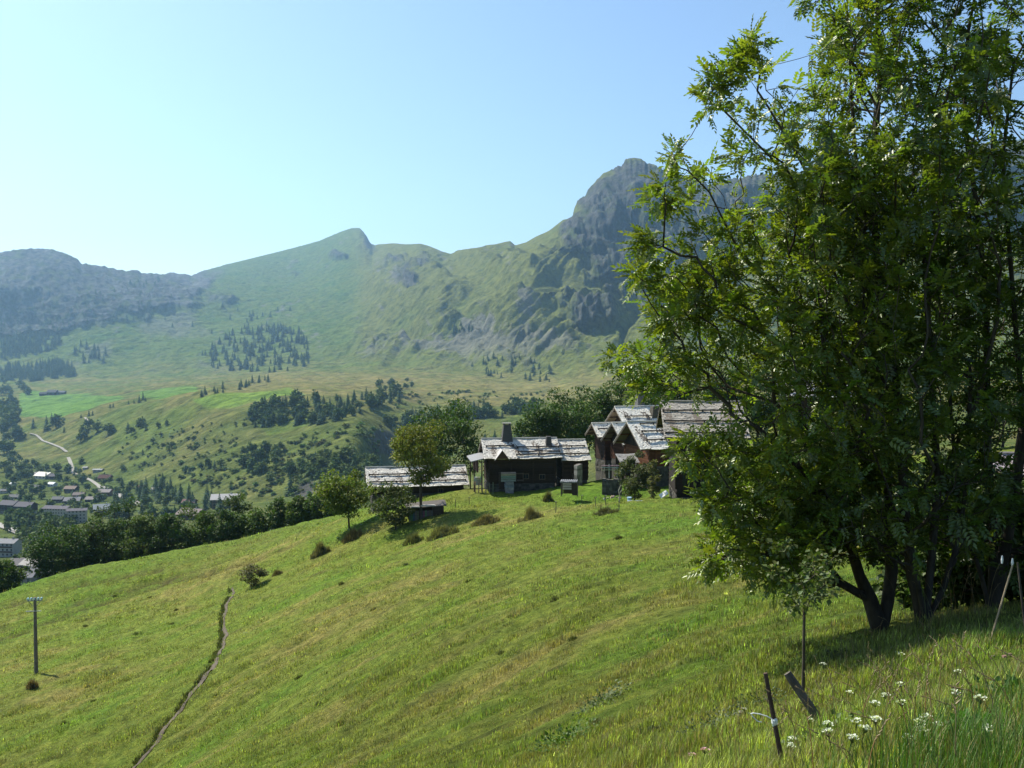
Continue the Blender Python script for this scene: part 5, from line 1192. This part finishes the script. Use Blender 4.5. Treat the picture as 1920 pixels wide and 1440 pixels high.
# the overhanging turf of its upper edge
n = 1700; i_ = rng.integers(0, len(A), n); o_ = A[i_]-S[i_]*(wd_[i_]+.10+np.abs(rng.normal(size=(n, 1)))*.09)+T[i_]*rng.normal(size=(n, 1))*.2
keep = pn(o_[:, 0]*.8, o_[:, 1]*.8, 7) > -.22; o_ = o_[keep]
pos = np.c_[o_, zn(o_[:, 0], o_[:, 1])]
V, F, cc = blades(pos, rng.uniform(.08, .30, len(pos)), np.full(len(pos), .07), np.tile((.085, .10, .024), (len(pos), 1)), 4, .08, .5)
tag(link('path_edge_grass', mesh_np('edge_grass', V, F, M_GRASS, cc)), 'rough turf hanging over the upper edge of the footpath', kind='stuff')
# ---- electric fence stakes and the leaning plank stub
def stake(px0, py0, Yt, px1, py1, r_, label, ins=True, col=(.10, .065, .05)):
    a = P(px0, py0, Yt); b = P(px1, py1, Yt-.05); gz = float(zn(b.x, b.y)); 
    d = (b-a); k = (gz-.25-a.z)/d.z if d.z else 1; e = a+d*max(1, k)
    t = empty('fence_stake', (e.x, e.y, gz), 0, label, 'stake'); off = -Vector((e.x, e.y, gz))
    m = MB(); m.tube([e+off, (a+d*.5)+off, a+off], [r_, r_*.95, r_*.85], 7, col); m.build('stake', M_BARK, t)
    return t, a, b, off
t, a, b, off = stake(1435, 1262, 5.0, 1468, 1440, .013, 'thin rusty fence stake with a white clip and a loose white cord')
c = a.lerp(b, .52)+off; m = MB(); m.tube([c+Vector((0, 0, .022)), c+Vector((0, 0, .012)), c-Vector((0, 0, .004)), c-Vector((0, 0, .02))], [.009, .016, .016, .010], 10, (.75, .77, .76)); m.build('insulator', M_PAINT, t)
m = MB(); c0 = P(1447, 1345, 4.98)+off; pts = [P(px, py, 4.97)+off for px, py in ((1449, 1349), (1438, 1343), (1425, 1339), (1412, 1337), (1408, 1338), (1411, 1343), (1420, 1352), (1428, 1354))]; m.tube(pts, .003, 5, (.78, .8, .8)); m.build('cord', M_PAINT, t)
t, a, b, off = stake(1476, 1262, 8.5, 1503, 1302, .040, 'thick grey wooden stub leaning left beside the sapling', col=(.12, .10, .085))
t, a, b, off = stake(1900, 1055, 11.5, 1878, 1130, .012, 'leaning fence stake with a white clip at the right edge', col=(.30, .24, .16))
for dx, dz in ((-.03, .03), (.09, .0)):
    m = MB(); c = a+off+Vector((dx-.1, 0, dz)); m.tube([c+Vector((0, 0, .05)), c, c-Vector((0, 0, .04))], [.008, .015, .010], 8, (.75, .76, .76)); m.build('insulator', M_PAINT, t)
t, a, b, off = stake(1908, 1055, 11.3, 1919, 1150, .013, 'dark upright fence stake beside the leaning one at the right edge', col=(.07, .06, .05))
# ---- white umbels, pink flowers, dry stalks, dock plants on the bank
def umbel(px, py, Y, r_, col, label, group, name='wildflower', stem=.35):
    head = P(px, py, Y); gz = float(zn(head.x, head.y)); h = max(.08, min(stem, head.z-gz)) if head.z-gz > .08 else .15
    g = Vector((head.x, head.y, gz)); hz = max(h, head.z-gz) if head.z > gz else h
    if hz > .6: hz = .6
    t = empty(name, g, rnd.uniform(0, 6), label, 'flower', group)
    m = MB(); m.tube([(0, 0, -.02), (.01, .01, hz*.5), (0, 0, hz-.01)], .0028, 4, (.10, .13, .04)); m.build('stem', M_FOL, t)
    m = MB(); n = 16
    for k in range(n):
        a_ = rnd.uniform(0, 6.28); q = r_*math.sqrt(rnd.random()); x, y = math.cos(a_)*q, math.sin(a_)*q; z = hz+.01-q*q/r_*.5; s = r_*.34
        for j in range(3):
            th = rnd.uniform(0, 6.28); m.add([(x, y, z-.004), (x+math.cos(th)*s, y+math.sin(th)*s, z+rnd.uniform(0, .006)), (x+math.cos(th+1.2)*s, y+math.sin(th+1.2)*s, z+rnd.uniform(0, .006))], [(0, 1, 2)], col)
        m.tube([(0, 0, hz-.03), (x, y, z-.004)], .0012, 3, (.14, .17, .06))
    m.build('flower_head', M_FOL, t)
fl = [(1543,1260),(1690,1245),(1684,1223),(1593,1297),(1552,1388),(1606,1388),(1597,1430),(1552,1420),(1640,1398),(1722,1405),(1728,1418),(1795,1277),(1688,1300),(1485,1410),(1640,1350),(1690,1355),(1790,1345),(1838,1365),(1760,1408),(1700,1435),(1482,1425),(1620,1412),(1660,1330),(1600,1270),(1735,1392),(1850,1420),(1520,1350)]
for px, py in fl:
    x, y, z = ray_near(px+2, py+12, 2.0, 60); umbel(px, py, float(y[0]), .018+.002*float(y[0]), (.72, .74, .62), 'small white flower head in the tall grass of the bank', 'white wildflowers on the bank')
for px, py in ((1333,1415),(1322,1437),(1297,1432),(1395,1350),(1386,1356)):
    x, y, z = ray_near(px+2, py+10, 2.0, 60); umbel(px, py, float(y[0]), .028, (.70, .42, .45) if px < 1350 else (.55, .52, .45), 'pale pink flower head near the bottom edge' if px < 1350 else 'faded pale flower head left of the rusty stake', 'pink wildflowers near the bottom edge' if px < 1350 else 'faded wildflowers')
# tall dry grasses with drooping heads
def drygrass(n, cx, cy, sx, sy, h0, h1):
    Vs, Fs, Cs = [], [], []; off_ = 0; mb = MB()
    for _ in range(n):
        px, py = rnd.gauss(cx, sx), rnd.gauss(cy, sy); g = G(px, py)
        if not (g.x == g.x): continue
        h = rnd.uniform(h0, h1); ln = rnd.gauss(-.18, .2)*h; ly = rnd.gauss(0, .1)*h
        p = [g+Vector((ln*t*t, ly*t*t, h*(t-.12*t*t*t))) for t in (0, .35, .7, .9, 1.0)]
        c = tuple(q*rnd.uniform(.8, 1.2) for q in ((.30, .22, .10) if rnd.random() < .6 else (.20, .20, .08)))
        mb.tube(p, [.0028, .0024, .002, .0018, .0015], 4, c, False)
        d = (p[4]-p[3]).normalized()+Vector((0, 0, -.25)); q0 = p[3]
        for k in range(7):
            a_ = q0+d*.022*k; mb.tube([a_, a_+d*.02+Vector((rnd.gauss(0, .008), rnd.gauss(0, .008), 0))], [.0035, .0015], 4, (.30, .22, .12), False)
    return mb
mb = drygrass(130, 1735, 1150, 50, 22, .5, 1.05); tag(mb.build('dry_grass', M_GRASS), 'tall brown dry grass arching before the ash trunks', kind='stuff')
mb = drygrass(170, 1620, 1330, 190, 75, .18, .42); tag(mb.build('seed_grass', M_GRASS), 'fine grass stalks with seed heads on the bank', kind='stuff')
# broad-leaved weeds low on the right
def leafy(px, py, n, s, h, label, hue, name='leafy_bush', group=None):
    g = G(px, py); v = rng.normal(size=(n, 3)); v[:, 2] = np.abs(v[:, 2])*.6+.1; v /= np.linalg.norm(v, axis=1, keepdims=True)
    pos = v*rng.uniform(.1, 1, (n, 1))*np.array((h*1.1, h*1.1, h*.6)); pos[:, 2] += zn(g.x+pos[:, 0], g.y+pos[:, 1])-g.z; V, F, k = scatter(QUAD, QF, pos, rand_rot(n, 0, v+rng.normal(size=(n, 3))*.4), s*rng.uniform(.6, 1.4, n))
    c = np.repeat(np.array(hue)[None]*rng.uniform(.7, 1.3, (n, 1)), k, 0)
    o = link(name, mesh_np(name, V, F, M_FOL, c)); o.location = g; return tag(o, label, 'weed', group)
leafy(1528, 1405, 220, .03, .34, 'bright leafy seedling standing just right of the rusty stake', (.10, .15, .03))
leafy(1330, 1372, 460, .032, .40, 'grey-green weed patch left of the rusty stake', (.10, .125, .06))
leafy(1420, 1330, 300, .032, .32, 'dark low weed behind the rusty stake', (.06, .09, .03))
leafy(1870, 1330, 560, .036, .30, 'broad-leaved green weed at the lower right edge', (.07, .14, .025))
leafy(1800, 1400, 520, .034, .24, 'lush weed patch in the bottom right corner', (.06, .15, .02))
leafy(1060, 1400, 560, .055, .55, 'bright leafy weed patch at the bottom centre', (.08, .14, .02))
leafy(1130, 1330, 460, .055, .55, 'grey-leaved weed clump above the bright patch at the bottom centre', (.10, .13, .05))
leafy(1580, 1240, 260, .05, .30, 'low brown and green herb under the ash branches', (.10, .10, .04))
x, y, z = [float(q[0]) for q in ray_near(1885, 1225)]
stones('bank_stones', 'reddish bare stones showing on the bank at the right edge', Vector((x, y, z)), 8, .035, (.20, .15, .12))
# lush long grass in the bottom right corner
n3 = grass('lush_grass', 'bright long grass in the lower right corner', 9000, (1500, 2150, 1330, 1900), 1.5, 6.5, lambda x, y: .20*np.clip(.7+fbm(x*1.2, y*1.2, 2, 301), .2, 1.5), 5, lambda x, y: np.full(len(x), .0055),
      mask=lambda px, py: (px-1500)*.9+(py-1330) > 330+90*rng.normal(size=len(px)), colf=lambda x, y, a, b: np.where(rng.random((len(x), 1)) < .25, np.array((.22, .21, .07)), np.array((.085, .17, .022)))*rng.uniform(.6, 1.4, (len(x), 1)))
# ------------------------------------------------------------------ the valley air
def haze():
    m, n, out = new_mat('valley_haze')
    v = N(n, 'ShaderNodeVolumePrincipled'); v.inputs['Color'].default_value = (.42, .70, 1.0, 1); v.inputs['Density'].default_value = HAZE_D; v.inputs['Anisotropy'].default_value = .6
    n.links.new(v.outputs[0], out.inputs['Volume'])
    b = MB(); b.box(-11000, 11000, -700, 9800, -332, 1080)
    o = b.build('haze', m); m.node_tree; tag(o, 'thin blue haze over the valley', kind='stuff')
HAZE_D = 6.0e-5
haze()
